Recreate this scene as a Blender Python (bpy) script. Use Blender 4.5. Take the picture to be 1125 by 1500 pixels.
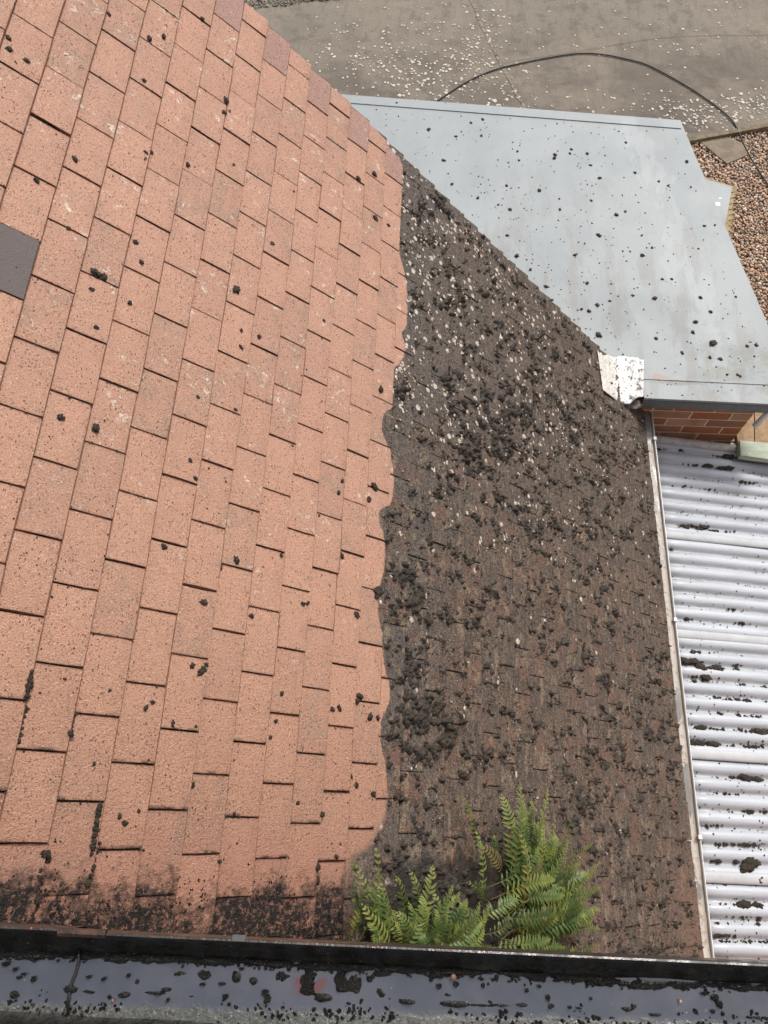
import bpy, math, random
import numpy as np
from mathutils import Matrix, Vector, noise as mnoise

random.seed(7)
rng = np.random.default_rng(11)
scene = bpy.context.scene
for o in list(bpy.data.objects):
    bpy.data.objects.remove(o)
COL = scene.collection

# ------------------------------------------------------------------ camera
CAM = np.array([0.76404, -0.59551, 1.46362])
# columns: world X, Y, Z axes expressed in camera space (x right, y down, z forward)
WT = np.array([[0.99915, 0.04113, 0.0],
               [0.03747, -0.91016, -0.41256],
               [-0.01697, 0.41221, -0.91093]])
FPX = 1168.0
cd = bpy.data.cameras.new('camera')
cam = bpy.data.objects.new('camera', cd)
COL.objects.link(cam)
Wm = WT.T
right, down, fwd = Wm @ [1, 0, 0], Wm @ [0, 1, 0], Wm @ [0, 0, 1]
cam.matrix_world = Matrix(((right[0], -down[0], -fwd[0], CAM[0]),
                           (right[1], -down[1], -fwd[1], CAM[1]),
                           (right[2], -down[2], -fwd[2], CAM[2]),
                           (0, 0, 0, 1)))
cd.sensor_fit = 'VERTICAL'
cd.sensor_height = 24.0
cd.lens = FPX / 1500.0 * 24.0
cd.clip_start = 0.05
cd.clip_end = 300
scene.camera = cam

# ------------------------------------------------------------------ light
SUN_EL, SUN_AZ = math.radians(52), math.radians(28)     # azimuth measured from +Y towards +X
world = bpy.data.worlds.new("World")
scene.world = world
world.use_nodes = True
wn = world.node_tree
bg = wn.nodes['Background']
sky = wn.nodes.new('ShaderNodeTexSky')
sky.sky_type = 'NISHITA'
sky.sun_disc = False
sky.sun_elevation = SUN_EL
sky.sun_rotation = SUN_AZ
sky.air_density = 1.0
sky.dust_density = 4.0
hs = wn.nodes.new('ShaderNodeHueSaturation')
hs.inputs['Saturation'].default_value = 0.28
wn.links.new(sky.outputs[0], hs.inputs['Color'])
wn.links.new(hs.outputs[0], bg.inputs['Color'])
bg.inputs['Strength'].default_value = 0.15
sl = bpy.data.lights.new('sun', 'SUN')
sl.energy = 1.9
sl.angle = math.radians(12)
sl.color = (1.0, 0.95, 0.88)
sun = bpy.data.objects.new('sun', sl)
COL.objects.link(sun)
sdir = Vector((math.sin(SUN_AZ) * math.cos(SUN_EL), math.cos(SUN_AZ) * math.cos(SUN_EL), math.sin(SUN_EL)))
sun.rotation_euler = sdir.to_track_quat('Z', 'Y').to_euler()
scene.view_settings.view_transform = 'Standard'
scene.view_settings.look = 'None'
scene.view_settings.exposure = 0.32
scene.view_settings.gamma = 1.0
scene.view_settings.use_curve_mapping = False

# ------------------------------------------------------------------ geometry frame of the roof
PITCH = math.radians(48.411)
UW = np.array([math.cos(PITCH), 0, -math.sin(PITCH)])    # down the slope
NW = np.array([math.sin(PITCH), 0, math.cos(PITCH)])     # roof normal
G, TW, STEP, YAW = 0.100, 0.165, 0.008, 0.0057
V0, V1 = -0.875, 1.98
C0, C1 = -8, 31


def ray(x, y):
    d = Wm @ np.array([(x - 562.5) / FPX, (y - 750) / FPX, 1.0])
    return d / np.linalg.norm(d)


def pz(x, y, z):
    d = ray(x, y)
    return CAM + (z - CAM[2]) / d[2] * d


def ps(x, y, h=0.0):
    d = ray(x, y)
    p = CAM + (h - CAM @ NW) / (d @ NW) * d
    return float(p @ UW), float(p[1])


def rp(s, v, h=0.0):
    return UW * s + np.array([0, v, 0]) + NW * h


def px(p):
    c = WT @ (np.asarray(p, float) - CAM)
    return 562.5 + FPX * c[0] / c[2], 750 + FPX * c[1] / c[2], c[2]


ROOF_M = Matrix(((UW[0], 0, NW[0], 0), (0, 1, 0, 0), (UW[2], 0, NW[2], 0), (0, 0, 0, 1)))


# ------------------------------------------------------------------ numpy noise
_perm = rng.permutation(4096)
_val = rng.random(4096) * 2 - 1


def vnoise(x, y, seed=0):
    xi, yi = np.floor(x).astype(int), np.floor(y).astype(int)
    fx, fy = x - xi, y - yi
    fx = fx * fx * (3 - 2 * fx); fy = fy * fy * (3 - 2 * fy)

    def h(a, b):
        return _val[_perm[(_perm[(a + seed * 57) & 4095] + b) & 4095]]
    return (h(xi, yi) * (1 - fx) + h(xi + 1, yi) * fx) * (1 - fy) + (h(xi, yi + 1) * (1 - fx) + h(xi + 1, yi + 1) * fx) * fy


def fbm(x, y, o=4, seed=0):
    t = 0; a = 1; s = 0
    for k in range(o):
        t = t + a * vnoise(x * 2 ** k + 17 * k, y * 2 ** k - 9 * k, seed + k); s += a; a *= .55
    return t / s


# ------------------------------------------------------------------ helpers
def tag(o, label=None, cat=None, group=None, kind=None):
    if label: o['label'] = label
    if cat: o['category'] = cat
    if group: o['group'] = group
    if kind: o['kind'] = kind
    return o


def mesh(name, verts, faces, mat=None, smooth=False):
    me = bpy.data.meshes.new(name)
    me.from_pydata([tuple(map(float, v)) for v in verts], [], faces)
    me.update()
    if mat: me.materials.append(mat)
    if smooth:
        me.polygons.foreach_set('use_smooth', [True] * len(me.polygons))
    return me


def fast_mesh(name, V, F, mat=None, smooth=False):
    """V (n,3), F (m,k) arrays"""
    V = np.asarray(V, np.float32); F = np.asarray(F, np.int32)
    me = bpy.data.meshes.new(name)
    m, k = F.shape
    me.vertices.add(len(V)); me.vertices.foreach_set('co', V.ravel())
    me.loops.add(m * k); me.loops.foreach_set('vertex_index', F.ravel())
    me.polygons.add(m)
    me.polygons.foreach_set('loop_start', np.arange(m, dtype=np.int32) * k)
    me.polygons.foreach_set('loop_total', np.full(m, k, np.int32))
    if smooth: me.polygons.foreach_set('use_smooth', np.ones(m, bool))
    me.update(calc_edges=True)
    me.validate()
    if mat: me.materials.append(mat)
    return me


def link(name, me, parent=None):
    o = bpy.data.objects.new(name, me)
    COL.objects.link(o)
    if parent: o.parent = parent
    return o


def empty(name, loc=(0, 0, 0)):
    o = bpy.data.objects.new(name, None)
    o.location = loc
    o.empty_display_size = .05
    COL.objects.link(o)
    return o


def boxgeo(x0, x1, y0, y1, z0, z1):
    v = [(x0, y0, z0), (x1, y0, z0), (x1, y1, z0), (x0, y1, z0), (x0, y0, z1), (x1, y0, z1), (x1, y1, z1), (x0, y1, z1)]
    f = [(0, 3, 2, 1), (4, 5, 6, 7), (0, 1, 5, 4), (1, 2, 6, 5), (2, 3, 7, 6), (3, 0, 4, 7)]
    return v, f


def box(name, x0, x1, y0, y1, z0, z1, mat, parent=None):
    v, f = boxgeo(x0, x1, y0, y1, z0, z1)
    return link(name, mesh(name, v, f, mat), parent)


def prism(name, pts, z0, z1, mat, parent=None):
    n = len(pts)
    v = [(p[0], p[1], z1) for p in pts] + [(p[0], p[1], z0) for p in pts]
    f = [tuple(range(n)), tuple(range(2 * n - 1, n - 1, -1))] + [(i + n, (i + 1) % n + n, (i + 1) % n, i) for i in range(n)]
    return link(name, mesh(name, v, f, mat), parent)


def tube(name, pts, r, mat, parent=None, seg=8, taper=None):
    V, F = [], []
    pts = [Vector(p) for p in pts]
    n = len(pts)
    for i, p in enumerate(pts):
        t = (pts[min(i + 1, n - 1)] - pts[max(i - 1, 0)]).normalized()
        a = t.cross(Vector((0, 0, 1)))
        if a.length < 1e-3: a = t.cross(Vector((1, 0, 0)))
        a.normalize(); b = t.cross(a)
        rr = r * (1 if taper is None else 1 + (taper - 1) * i / (n - 1))
        for k in range(seg):
            an = 2 * math.pi * k / seg
            V.append(p + (a * math.cos(an) + b * math.sin(an)) * rr)
    for i in range(n - 1):
        for k in range(seg):
            F.append((i * seg + k, i * seg + (k + 1) % seg, (i + 1) * seg + (k + 1) % seg, (i + 1) * seg + k))
    F.append(tuple(range(seg))[::-1]); F.append(tuple((n - 1) * seg + k for k in range(seg)))
    return link(name, mesh(name, V, F, mat, True), parent)


def catmull(P, n=12):
    P = [np.array(p, float) for p in P]
    Q = [2 * P[0] - P[1]] + P + [2 * P[-1] - P[-2]]
    out = []
    for i in range(1, len(Q) - 2):
        for k in range(n):
            t = k / n
            a, b, c, d = Q[i - 1], Q[i], Q[i + 1], Q[i + 2]
            out.append(.5 * (2 * b + (c - a) * t + (2 * a - 5 * b + 4 * c - d) * t * t + (3 * b - a - 3 * c + d) * t ** 3))
    out.append(P[-1])
    return out


def ico(sub):
    import bmesh
    bm = bmesh.new(); bmesh.ops.create_icosphere(bm, subdivisions=sub, radius=1)
    V = np.array([v.co[:] for v in bm.verts]); F = np.array([[v.index for v in f.verts] for f in bm.faces]); bm.free()
    return V, F


ICO0, ICO1, ICO2, ICO3 = ico(1), ico(2), ico(3), ico(4)   # 20, 80, 320, 1280 faces


# ------------------------------------------------------------------ node helper
class N:
    def __init__(s, name, rough=.8, spec=.3, ior=None):
        s.m = bpy.data.materials.new(name); s.m.use_nodes = True
        s.t = s.m.node_tree; s.b = s.t.nodes['Principled BSDF']
        s.b.inputs['Roughness'].default_value = rough
        s.b.inputs['Specular IOR Level'].default_value = spec
        if ior: s.b.inputs['IOR'].default_value = ior

    def new(s, typ, **kw):
        n = s.t.nodes.new(typ)
        for k, v in kw.items(): setattr(n, k, v)
        return n

    def put(s, sock, v):
        if isinstance(v, bpy.types.NodeSocket): s.t.links.new(v, sock)
        elif v is not None:
            if hasattr(sock.default_value, '__len__') and not hasattr(v, '__len__'): v = (v, v, v)
            if hasattr(v, '__len__') and len(v) == 3 and len(sock.default_value) == 4: v = (*v, 1)
            sock.default_value = v

    def coord(s, obj=None):
        n = s.new('ShaderNodeTexCoord')
        if obj: n.object = obj
        return n.outputs['Object']

    def geo(s):
        return s.new('ShaderNodeNewGeometry').outputs['Position']

    def map(s, v, scale=(1, 1, 1), loc=(0, 0, 0), rot=(0, 0, 0)):
        n = s.new('ShaderNodeMapping'); s.put(n.inputs[0], v)
        n.inputs['Scale'].default_value = scale if hasattr(scale, '__len__') else (scale,) * 3
        n.inputs['Location'].default_value = loc; n.inputs['Rotation'].default_value = rot
        return n.outputs[0]

    def noise(s, v, scale=5, detail=4, rough=.55, dist=0, out=0):
        n = s.new('ShaderNodeTexNoise'); s.put(n.inputs['Vector'], v)
        n.inputs['Scale'].default_value = scale; n.inputs['Detail'].default_value = detail
        n.inputs['Roughness'].default_value = rough; n.inputs['Distortion'].default_value = dist
        return n.outputs[out]

    def vor(s, v, scale=5, out='Distance', feature='F1', rand=1):
        n = s.new('ShaderNodeTexVoronoi', feature=feature); s.put(n.inputs['Vector'], v)
        n.inputs['Scale'].default_value = scale; n.inputs['Randomness'].default_value = rand
        return n.outputs[out]

    def math(s, op, a, b=0.0, c=None, clamp=False):
        n = s.new('ShaderNodeMath', operation=op, use_clamp=clamp)
        s.put(n.inputs[0], a); s.put(n.inputs[1], b)
        if c is not None: s.put(n.inputs[2], c)
        return n.outputs[0]

    def step(s, v, lo, hi, a=0.0, b=1.0):
        n = s.new('ShaderNodeMapRange', interpolation_type='SMOOTHSTEP')
        s.put(n.inputs[0], v)
        for i, q in enumerate((lo, hi, a, b)): s.put(n.inputs[i + 1], q)
        return n.outputs[0]

    def mix(s, f, a, b, mode='MIX'):
        n = s.new('ShaderNodeMix', data_type='RGBA', blend_type=mode)
        s.put(n.inputs[0], f); s.put(n.inputs[6], a); s.put(n.inputs[7], b)
        return n.outputs[2]

    def mixf(s, f, a, b):
        n = s.new('ShaderNodeMix', data_type='FLOAT')
        s.put(n.inputs[0], f); s.put(n.inputs[2], a); s.put(n.inputs[3], b)
        return n.outputs[0]

    def sep(s, v):
        n = s.new('ShaderNodeSeparateXYZ'); s.put(n.inputs[0], v); return n.outputs

    def comb(s, x, y, z=0.0):
        n = s.new('ShaderNodeCombineXYZ')
        for i, q in enumerate((x, y, z)): s.put(n.inputs[i], q)
        return n.outputs[0]

    def ramp(s, f, stops):
        n = s.new('ShaderNodeValToRGB'); s.put(n.inputs[0], f)
        e = n.color_ramp.elements
        while len(e) < len(stops): e.new(.5)
        for q, (p, c) in zip(e, stops): q.position = p; q.color = (*c, 1)
        return n.outputs[0]

    def color(s, c): s.put(s.b.inputs['Base Color'], c)
    def rough(s, c): s.put(s.b.inputs['Roughness'], c)

    def bump(s, h, dist=.001, strength=1.0, prev=None):
        n = s.new('ShaderNodeBump'); n.inputs['Distance'].default_value = dist
        s.put(n.inputs['Strength'], strength); s.put(n.inputs['Height'], h)
        if prev: s.t.links.new(prev, n.inputs['Normal'])
        s.t.links.new(n.outputs[0], s.b.inputs['Normal'])
        return n.outputs[0]


# ------------------------------------------------------------------ the roof empty and its materials
roof = empty('tiled_roof')
roof.matrix_world = ROOF_M
tag(roof, 'pitched plain-tile roof, left part cleaned terracotta, right part still dark with moss', 'roof')

BOUND = [(1.98, .935), (1.961, 1.01), (1.906, 1.098), (1.72, 1.10), (1.55, 1.096), (1.42, 1.138), (1.276, 1.158), (1.18, 1.152),
         (1.146, 1.132), (1.10, 1.153), (1.026, 1.135), (.955, 1.102), (.838, 1.102), (.789, 1.067), (.728, 1.054),
         (.686, 1.073), (.637, 1.106), (.555, 1.125), (.474, 1.116), (.408, 1.059), (.363, 1.08), (.295, 1.094),
         (.2, 1.082), (.15, 1.07), (.052, 1.091), (-.055, 1.119), (-.13, 1.142), (-.216, 1.112), (-.32, 1.135),
         (-.409, 1.149), (-.489, 1.12), (-.543, 1.066), (-.593, 1.012), (-.88, 1.011)]
_bv = np.array([b[0] for b in BOUND])[::-1]; _bs = np.array([b[1] for b in BOUND])[::-1]


def sbound(v): return np.interp(v, _bv, _bs)


def float_curve(n, v_sock):
    """value of the clean/dirty border (in metres down the slope) for a given v"""
    t = n.math('DIVIDE', n.math('SUBTRACT', v_sock, -.88), 2.86, clamp=True)
    fc = n.new('ShaderNodeFloatCurve')
    cm = fc.mapping; cu = cm.curves[0]
    pts = [((v + .88) / 2.86, s - .9) for v, s in reversed(BOUND)]
    pts = [(x, y / .3) for x, y in pts]
    cu.points[0].location = pts[0]; cu.points[1].location = pts[-1]
    for p in pts[1:-1]: cu.points.new(*p)
    cm.update()
    n.put(fc.inputs['Value'], t)
    return n.math('MULTIPLY_ADD', fc.outputs[0], .3, .9)


def tile_material():
    n = N('tile_concrete', .85, .25)
    co = n.coord(roof)
    x, y, z = n.sep(co)[:3]
    fine = n.noise(co, 420, 3, .6)
    fine2 = n.noise(co, 900, 2, .6)
    mid = n.noise(co, 26, 4, .6)
    big = n.noise(co, 4.5, 3, .5)
    wob = n.noise(co, 60, 3, .6)
    # per-tile random from the tile grid
    xs = n.math('SUBTRACT', x, .0008)
    c = n.math('FLOOR', n.math('DIVIDE', xs, G))
    par = n.math('MULTIPLY', n.math('ABSOLUTE', n.math('MODULO', c, 2.0)), .5)
    frac = n.math('SUBTRACT', n.math('DIVIDE', xs, G), c)
    yy = n.math('SUBTRACT', y, n.math('MULTIPLY', frac, YAW))
    j = n.math('FLOOR', n.math('SUBTRACT', n.math('DIVIDE', yy, TW), par))
    fv = n.math('SUBTRACT', n.math('SUBTRACT', n.math('DIVIDE', yy, TW), par), j)
    wnz = n.new('ShaderNodeTexWhiteNoise', noise_dimensions='2D'); n.put(wnz.inputs['Vector'], n.comb(c, j))
    rnd = wnz.outputs['Value']
    rs = n.sep(wnz.outputs['Color'])
    # --- cleaned tiles
    clean = n.mix(rnd, (.490, .275, .198), (.415, .230, .168))
    clean = n.mix(n.step(mid, .35, .7), clean, (.450, .262, .188))
    clean = n.mix(n.step(n.noise(co, 11, 3, .6), .45, .75, 0, .55), clean, (.36, .24, .185))
    warm = n.step(y, 1.2, -.4, 0, .6)                       # warmer, sandier faces on the lower courses
    clean = n.mix(warm, clean, n.mix(rnd, (.455, .245, .158), (.395, .212, .138)))
    clean = n.mix(n.math('MULTIPLY', n.step(rs[2], .6, 1.0, 0, .3), n.step(mid, .3, .6)), clean, (.33, .205, .155))
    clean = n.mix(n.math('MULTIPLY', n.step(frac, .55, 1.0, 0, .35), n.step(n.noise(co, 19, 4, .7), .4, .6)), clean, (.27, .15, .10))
    # mauve tiles on the verge
    mv = n.math('MULTIPLY', n.math('GREATER_THAN', y, V1 - TW + .004), n.math('LESS_THAN', par, .25))
    clean = n.mix(n.math('MULTIPLY', mv, .75), clean, (.30, .185, .17))
    # grey-green algae film, stronger at tile heads of some tiles
    alg = n.math('MULTIPLY', n.step(n.noise(co, 17, 5, .75), .44, .66), n.step(rs[0], .55, 1.0, 0, .6))
    clean = n.mix(alg, clean, (.24, .19, .145))
    # sand grains: light and dark
    clean = n.mix(n.step(n.noise(co, 330, 2, .5), .58, .68, 0, .65), clean, (.66, .48, .36))
    clean = n.mix(n.step(n.noise(co, 260, 2, .5), .585, .66, 0, .8), clean, (.17, .09, .06))
    clean = n.mix(n.step(fine, .40, .62, .25, 0), clean, (.24, .13, .095))
    for sc_, a_, lo_ in ((120, .24, .40), (70, .17, .48)):
        wv = n.new('ShaderNodeVectorMath', operation='ADD'); n.put(wv.inputs[0], n.map(co, (1, .7, 1))); n.put(wv.inputs[1], n.map(n.noise(co, 220, 2, .6, 0, 1), .006))
        clean = n.mix(n.math('MULTIPLY', n.step(n.vor(wv.outputs[0], sc_), a_, a_ * .55), n.step(n.noise(co, 14 if sc_ > 100 else 9, 3, .6), lo_, lo_ + .14, .05, .9)), clean, (.07, .040, .030))
    # white lichen rosettes
    lic = n.math('MULTIPLY', n.step(n.noise(co, 38, 5, .75, .4), .55, .63), n.step(n.noise(co, 8.5, 2, .5), .53, .60))
    lic = n.math('MULTIPLY', lic, n.step(y, -.25, .25))
    lic = n.math('MULTIPLY', lic, n.step(n.noise(co, 200, 3, .7), .42, .54))
    clean = n.mix(n.math('MULTIPLY', lic, .9), clean, (.62, .56, .47))
    # rusty dirt right along tails and joints
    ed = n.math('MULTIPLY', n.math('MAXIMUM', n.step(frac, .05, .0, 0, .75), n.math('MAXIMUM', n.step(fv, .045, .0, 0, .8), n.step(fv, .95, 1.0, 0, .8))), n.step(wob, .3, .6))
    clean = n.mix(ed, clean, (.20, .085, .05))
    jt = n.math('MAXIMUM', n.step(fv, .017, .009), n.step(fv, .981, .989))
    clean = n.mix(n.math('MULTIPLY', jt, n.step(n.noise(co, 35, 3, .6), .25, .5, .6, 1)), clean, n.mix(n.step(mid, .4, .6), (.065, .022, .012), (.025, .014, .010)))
    clean = n.mix(n.math('MULTIPLY', n.step(n.math('MINIMUM', frac, n.math('SUBTRACT', 1.0, frac)), .034, .016, 0, .85), n.step(wob, .25, .5, .45, 1)), clean, (.14, .065, .040))
    # black crust near the wall end, with its own ragged outline
    cr = n.math('MULTIPLY_ADD', n.noise(co, 13, 4, .7), .22, n.math('MULTIPLY_ADD', rnd, .05, n.math('MULTIPLY', wob, .12)))
    crust = n.step(n.math('ADD', y, n.math('MULTIPLY', cr, -1.0)), -.80, -.89)
    crust = n.math('MAXIMUM', crust, n.math('MULTIPLY', n.step(fv, .07, .0), n.math('MULTIPLY', n.step(y, -.1, -.5), n.step(n.noise(co, 22, 3, .6), .45, .56))))
    crust = n.math('MULTIPLY', crust, n.step(n.noise(co, 75, 6, .85), .38, .50, .35, 1))
    wetclean = n.mix(n.step(y, -.45, -.66, 0, .5), clean, (.36, .175, .125))
    clean = n.mix(crust, wetclean, (.013, .012, .011))
    # --- uncleaned tiles
    d = n.mix(n.step(big, .40, .60), (.138, .098, .076), (.088, .071, .060))
    d = n.mix(n.math('MULTIPLY', rnd, .45), d, (.085, .068, .056))
    d = n.mix(n.step(n.noise(n.map(co, (60, 14, 14)), 1, 4, .65), .45, .62, 0, .8), d, (.225, .165, .125))
    up = n.math('MULTIPLY', n.step(y, .3, 1.3), n.step(x, 2.3, 1.3))
    d = n.mix(n.math('MULTIPLY', up, .7), d, (.150, .130, .118))
    gr = n.step(n.math('ABSOLUTE', n.math('SUBTRACT', x, 1.22)), .22, .05)
    d = n.mix(n.math('MULTIPLY', gr, .6), d, (.130, .118, .112))
    red = n.math('MULTIPLY', n.step(n.noise(co, 12, 4, .65), .44, .58), n.step(rs[1], .1, .7))
    red = n.math('MULTIPLY', red, n.step(y, 1.2, .2, .25, 1))
    d = n.mix(n.math('MULTIPLY', red, .8), d, (.230, .118, .082))
    och = n.math('MULTIPLY', n.step(n.noise(n.map(co, (1, .5, 1)), 24, 3, .6), .54, .64), n.step(y, 1.3, .5))
    d = n.mix(n.math('MULTIPLY', och, .75), d, (.34, .250, .165))
    eav = n.math('MULTIPLY', n.step(x, 2.85, 3.2), n.step(y, -.3, -.75))
    d = n.mix(n.math('MULTIPLY', eav, .85), d, (.30, .165, .115))
    d = n.mix(n.step(n.noise(n.map(co, (1.5, .55, 1)), 330, 3, .7), .43, .60, .0, .75), d, (.028, .022, .018))
    d = n.mix(n.step(n.noise(co, 75, 5, .75), .50, .60, 0, .8), d, (.030, .026, .021))
    d = n.mix(n.step(n.noise(n.map(co, (1, 1, 1), (3, 7, 0)), 120, 4, .75), .55, .64, 0, .6), d, (.27, .21, .165))
    d = n.mix(n.step(n.noise(n.map(co, (1.6, .6, 1)), 420, 2, .6), .56, .68, .0, .6), d, (.36, .29, .235))
    # cream lichen discs
    vn = n.new('ShaderNodeTexVoronoi', feature='F1'); wp = n.new('ShaderNodeVectorMath', operation='ADD')
    n.put(wp.inputs[0], co); n.put(wp.inputs[1], n.map(n.noise(co, 90, 3, .6, 0, 1), .009))
    n.put(vn.inputs['Vector'], wp.outputs[0]); vn.inputs['Scale'].default_value = 30
    vr = n.sep(vn.outputs['Color'])
    dens = n.math('MULTIPLY', n.step(y, .15, 1.35, .03, .5), n.step(n.noise(co, 5, 2, .5), .38, .6, .15, 1.5))
    dens = n.math('MULTIPLY', dens, n.step(x, 3.0, 1.7, .25, 1))
    disc = n.math('MULTIPLY', n.math('LESS_THAN', vr[0], n.math('MULTIPLY', dens, 1.5)), n.step(n.math('DIVIDE', vn.outputs['Distance'], n.math('MULTIPLY_ADD', vr[1], .25, .16)), 1.0, .7))
    d = n.mix(n.math('MULTIPLY', disc, .92), d, n.mix(vr[2], (.66, .60, .53), (.50, .36, .26)))
    dedge = n.math('MAXIMUM', n.step(fv, .04, .0, 0, .7), n.math('MULTIPLY', n.step(n.math('MINIMUM', frac, n.math('SUBTRACT', 1.0, frac)), .06, .02, 0, .8), n.step(wob, .35, .55)))
    d = n.mix(dedge, d, (.02, .016, .014))
    # black wet soil around the fern roots
    ex = n.math('DIVIDE', n.math('SUBTRACT', x, 1.50), .42); ey = n.math('DIVIDE', n.math('SUBTRACT', y, -.70), .17)
    er = n.math('ADD', n.math('ADD', n.math('MULTIPLY', ex, ex), n.math('MULTIPLY', ey, ey)), n.math('MULTIPLY', n.math('SUBTRACT', n.noise(co, 14, 5, .7), .5), 2.4))
    d = n.mix(n.step(er, 1.25, .6, 0, .85), d, (.020, .017, .015))
    # --- border
    sb = float_curve(n, y)
    off = n.math('MULTIPLY_ADD', n.math('SUBTRACT', wob, .5), .016, 0.0)
    fuzz = n.step(y, -.35, -.6, .003, .030)
    q = n.math('SUBTRACT', n.math('ADD', x, off), sb)
    msk = n.step(n.math('DIVIDE', q, fuzz), -1.0, 1.0)
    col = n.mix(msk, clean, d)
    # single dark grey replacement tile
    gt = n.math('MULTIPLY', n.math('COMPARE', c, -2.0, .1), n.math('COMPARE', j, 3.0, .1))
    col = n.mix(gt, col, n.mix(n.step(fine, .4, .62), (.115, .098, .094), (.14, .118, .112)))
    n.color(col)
    wet = n.math('MAXIMUM', crust, n.math('MULTIPLY', msk, n.step(y, .4, -.6, .1, .5)))
    n.rough(n.mixf(wet, .86, .38))
    hgt = n.math('ADD', n.math('MULTIPLY', fine, 1.0), n.math('ADD', n.math('MULTIPLY', n.noise(co, 170, 3, .6), 1.1), n.math('MULTIPLY', wob, .6)))
    st = n.mixf(n.math('MAXIMUM', msk, n.step(y, .1, -.6, 0, 1)), .50, 1.0)
    n.bump(hgt, .0042, st)
    return n.m


def moss_material(name='moss_dark', c0=(.018, .014, .010), c1=(.075, .055, .038), c2=(.085, .082, .040), wet=.55):
    n = N(name, wet, .35)
    co = n.geo()
    a = n.noise(co, 240, 3, .7)
    col = n.mix(n.step(a, .35, .65), c0, c1)
    col = n.mix(n.math('MULTIPLY', n.step(n.noise(co, 24, 3, .6), .56, .7), .7), col, c2)
    n.color(col)
    n.bump(n.math('ADD', a, n.noise(co, 700, 2, .6)), .004, 1)
    return n.m


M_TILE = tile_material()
M_MOSS = moss_material()
M_MOSS2 = moss_material('moss_mat', (.028, .023, .019), (.100, .079, .062), (.15, .118, .088), .5)


def simple(name, c, rough=.7, c2=None, scale=20, bump=0, spec=.3):
    n = N(name, rough, spec)
    co = n.geo()
    if c2:
        a = n.noise(co, scale, 5, .65)
        n.color(n.mix(n.step(a, .35, .65), c, c2))
        if bump: n.bump(n.noise(co, scale * 4, 4, .7), bump, .8)
    else: n.color(c)
    return n.m


# ------------------------------------------------------------------ ground
GZ = -4.5


def concrete_material():
    n = N('yard_concrete', .85, .25)
    co = n.geo(); x, y, z = n.sep(co)[:3]
    big = n.noise(co, .55, 4, .6)
    col = n.mix(n.step(big, .35, .65), (.190, .162, .130), (.135, .113, .092))
    col = n.mix(n.step(n.noise(co, 2.3, 4, .6), .48, .7, 0, .6), col, (.235, .20, .158))
    # darker damp patch close to the flat roof and far right tan band
    far = n.step(n.math('ADD', y, n.math('MULTIPLY', big, .8)), 7.9, 8.9, 0, .55)
    col = n.mix(far, col, (.245, .215, .175))
    damp = n.math('MULTIPLY', n.step(n.noise(co, 1.6, 4, .6), .47, .6), n.step(y, 7.9, 7.0))
    col = n.mix(n.math('MULTIPLY', damp, .75), col, (.105, .088, .076))
    col = n.mix(n.step(n.noise(co, 6, 5, .75), .48, .62, 0, .6), col, (.115, .095, .078))
    col = n.mix(n.step(n.noise(n.map(co, (.6, 1, 1)), 1.1, 5, .7), .50, .58, 0, .45), col, (.245, .205, .165))
    st = n.noise(n.map(co, (16, 2.2, 1), rot=(0, 0, .35)), 1, 3, .6)
    col = n.mix(n.step(st, .52, .66, 0, .35), col, (.13, .11, .09))
    col = n.mix(n.step(n.noise(co, 130, 3, .7), .58, .7, 0, .6), col, (.42, .37, .30))
    col = n.mix(n.step(n.noise(co, 95, 3, .7), .60, .7, 0, .6), col, (.08, .07, .06))
    n.color(col)
    n.bump(n.math('ADD', n.noise(co, 60, 4, .7), n.math('MULTIPLY', st, .7)), .01, .7)
    return n.m


def pebble_material(name, stops, rough=.6):
    n = N(name, rough, .35)
    g = n.new('ShaderNodeNewGeometry')
    r = g.outputs['Random Per Island']
    col = n.ramp(r, stops)
    co = n.geo()
    col = n.mix(n.step(n.noise(co, 90, 3, .6), .4, .7, 0, .4), col, (.42, .33, .26))
    n.color(col)
    return n.m


STONES = [(0, (.30, .17, .10)), (.15, (.42, .27, .17)), (.3, (.24, .16, .12)), (.42, (.50, .38, .27)), (.52, (.36, .20, .12)),
          (.64, (.20, .17, .15)), (.74, (.45, .30, .19)), (.84, (.33, .26, .21)), (.92, (.62, .54, .45)), (1, (.13, .12, .12))]
STONES = [(p_, tuple(min(.8, q_ * 1.3) for q_ in c_)) for p_, c_ in STONES]
M_PEB = pebble_material('pebble', STONES)
M_PEBD = pebble_material('moss_gravel', [(0, (.10, .09, .06)), (.3, (.25, .23, .17)), (.55, (.06, .06, .035)), (.75, (.38, .36, .30)), (1, (.12, .11, .08))])
M_CONC = concrete_material()

kL, kR = pz(1000, 203, GZ), pz(1125, 180, GZ)
kd = (kR - kL) / np.linalg.norm(kR - kL); kn = np.array([-kd[1], kd[0], 0])     # kn points to the yard side


def kpt(t, off=0): return kL[:2] + kd[:2] * t + kn[:2] * off


# base sheet under everything reaches the horizon
base = link('ground', mesh('ground', [(-120, -120, GZ - .075), (120, -120, GZ - .075), (120, 120, GZ - .075), (-120, 120, GZ - .075)], [(0, 1, 2, 3)],
                           simple('soil', (.16, .12, .09), .95, (.24, .18, .13), 8, .02)))
tag(base, kind='structure')
a0, a1 = kpt(-9), kpt(12)
yard = prism('yard', [a0, a1, (a1[0], 60), (-60, 60), (-60, a0[1])], GZ - .07, GZ, M_CONC)
tag(yard, kind='structure')
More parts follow.
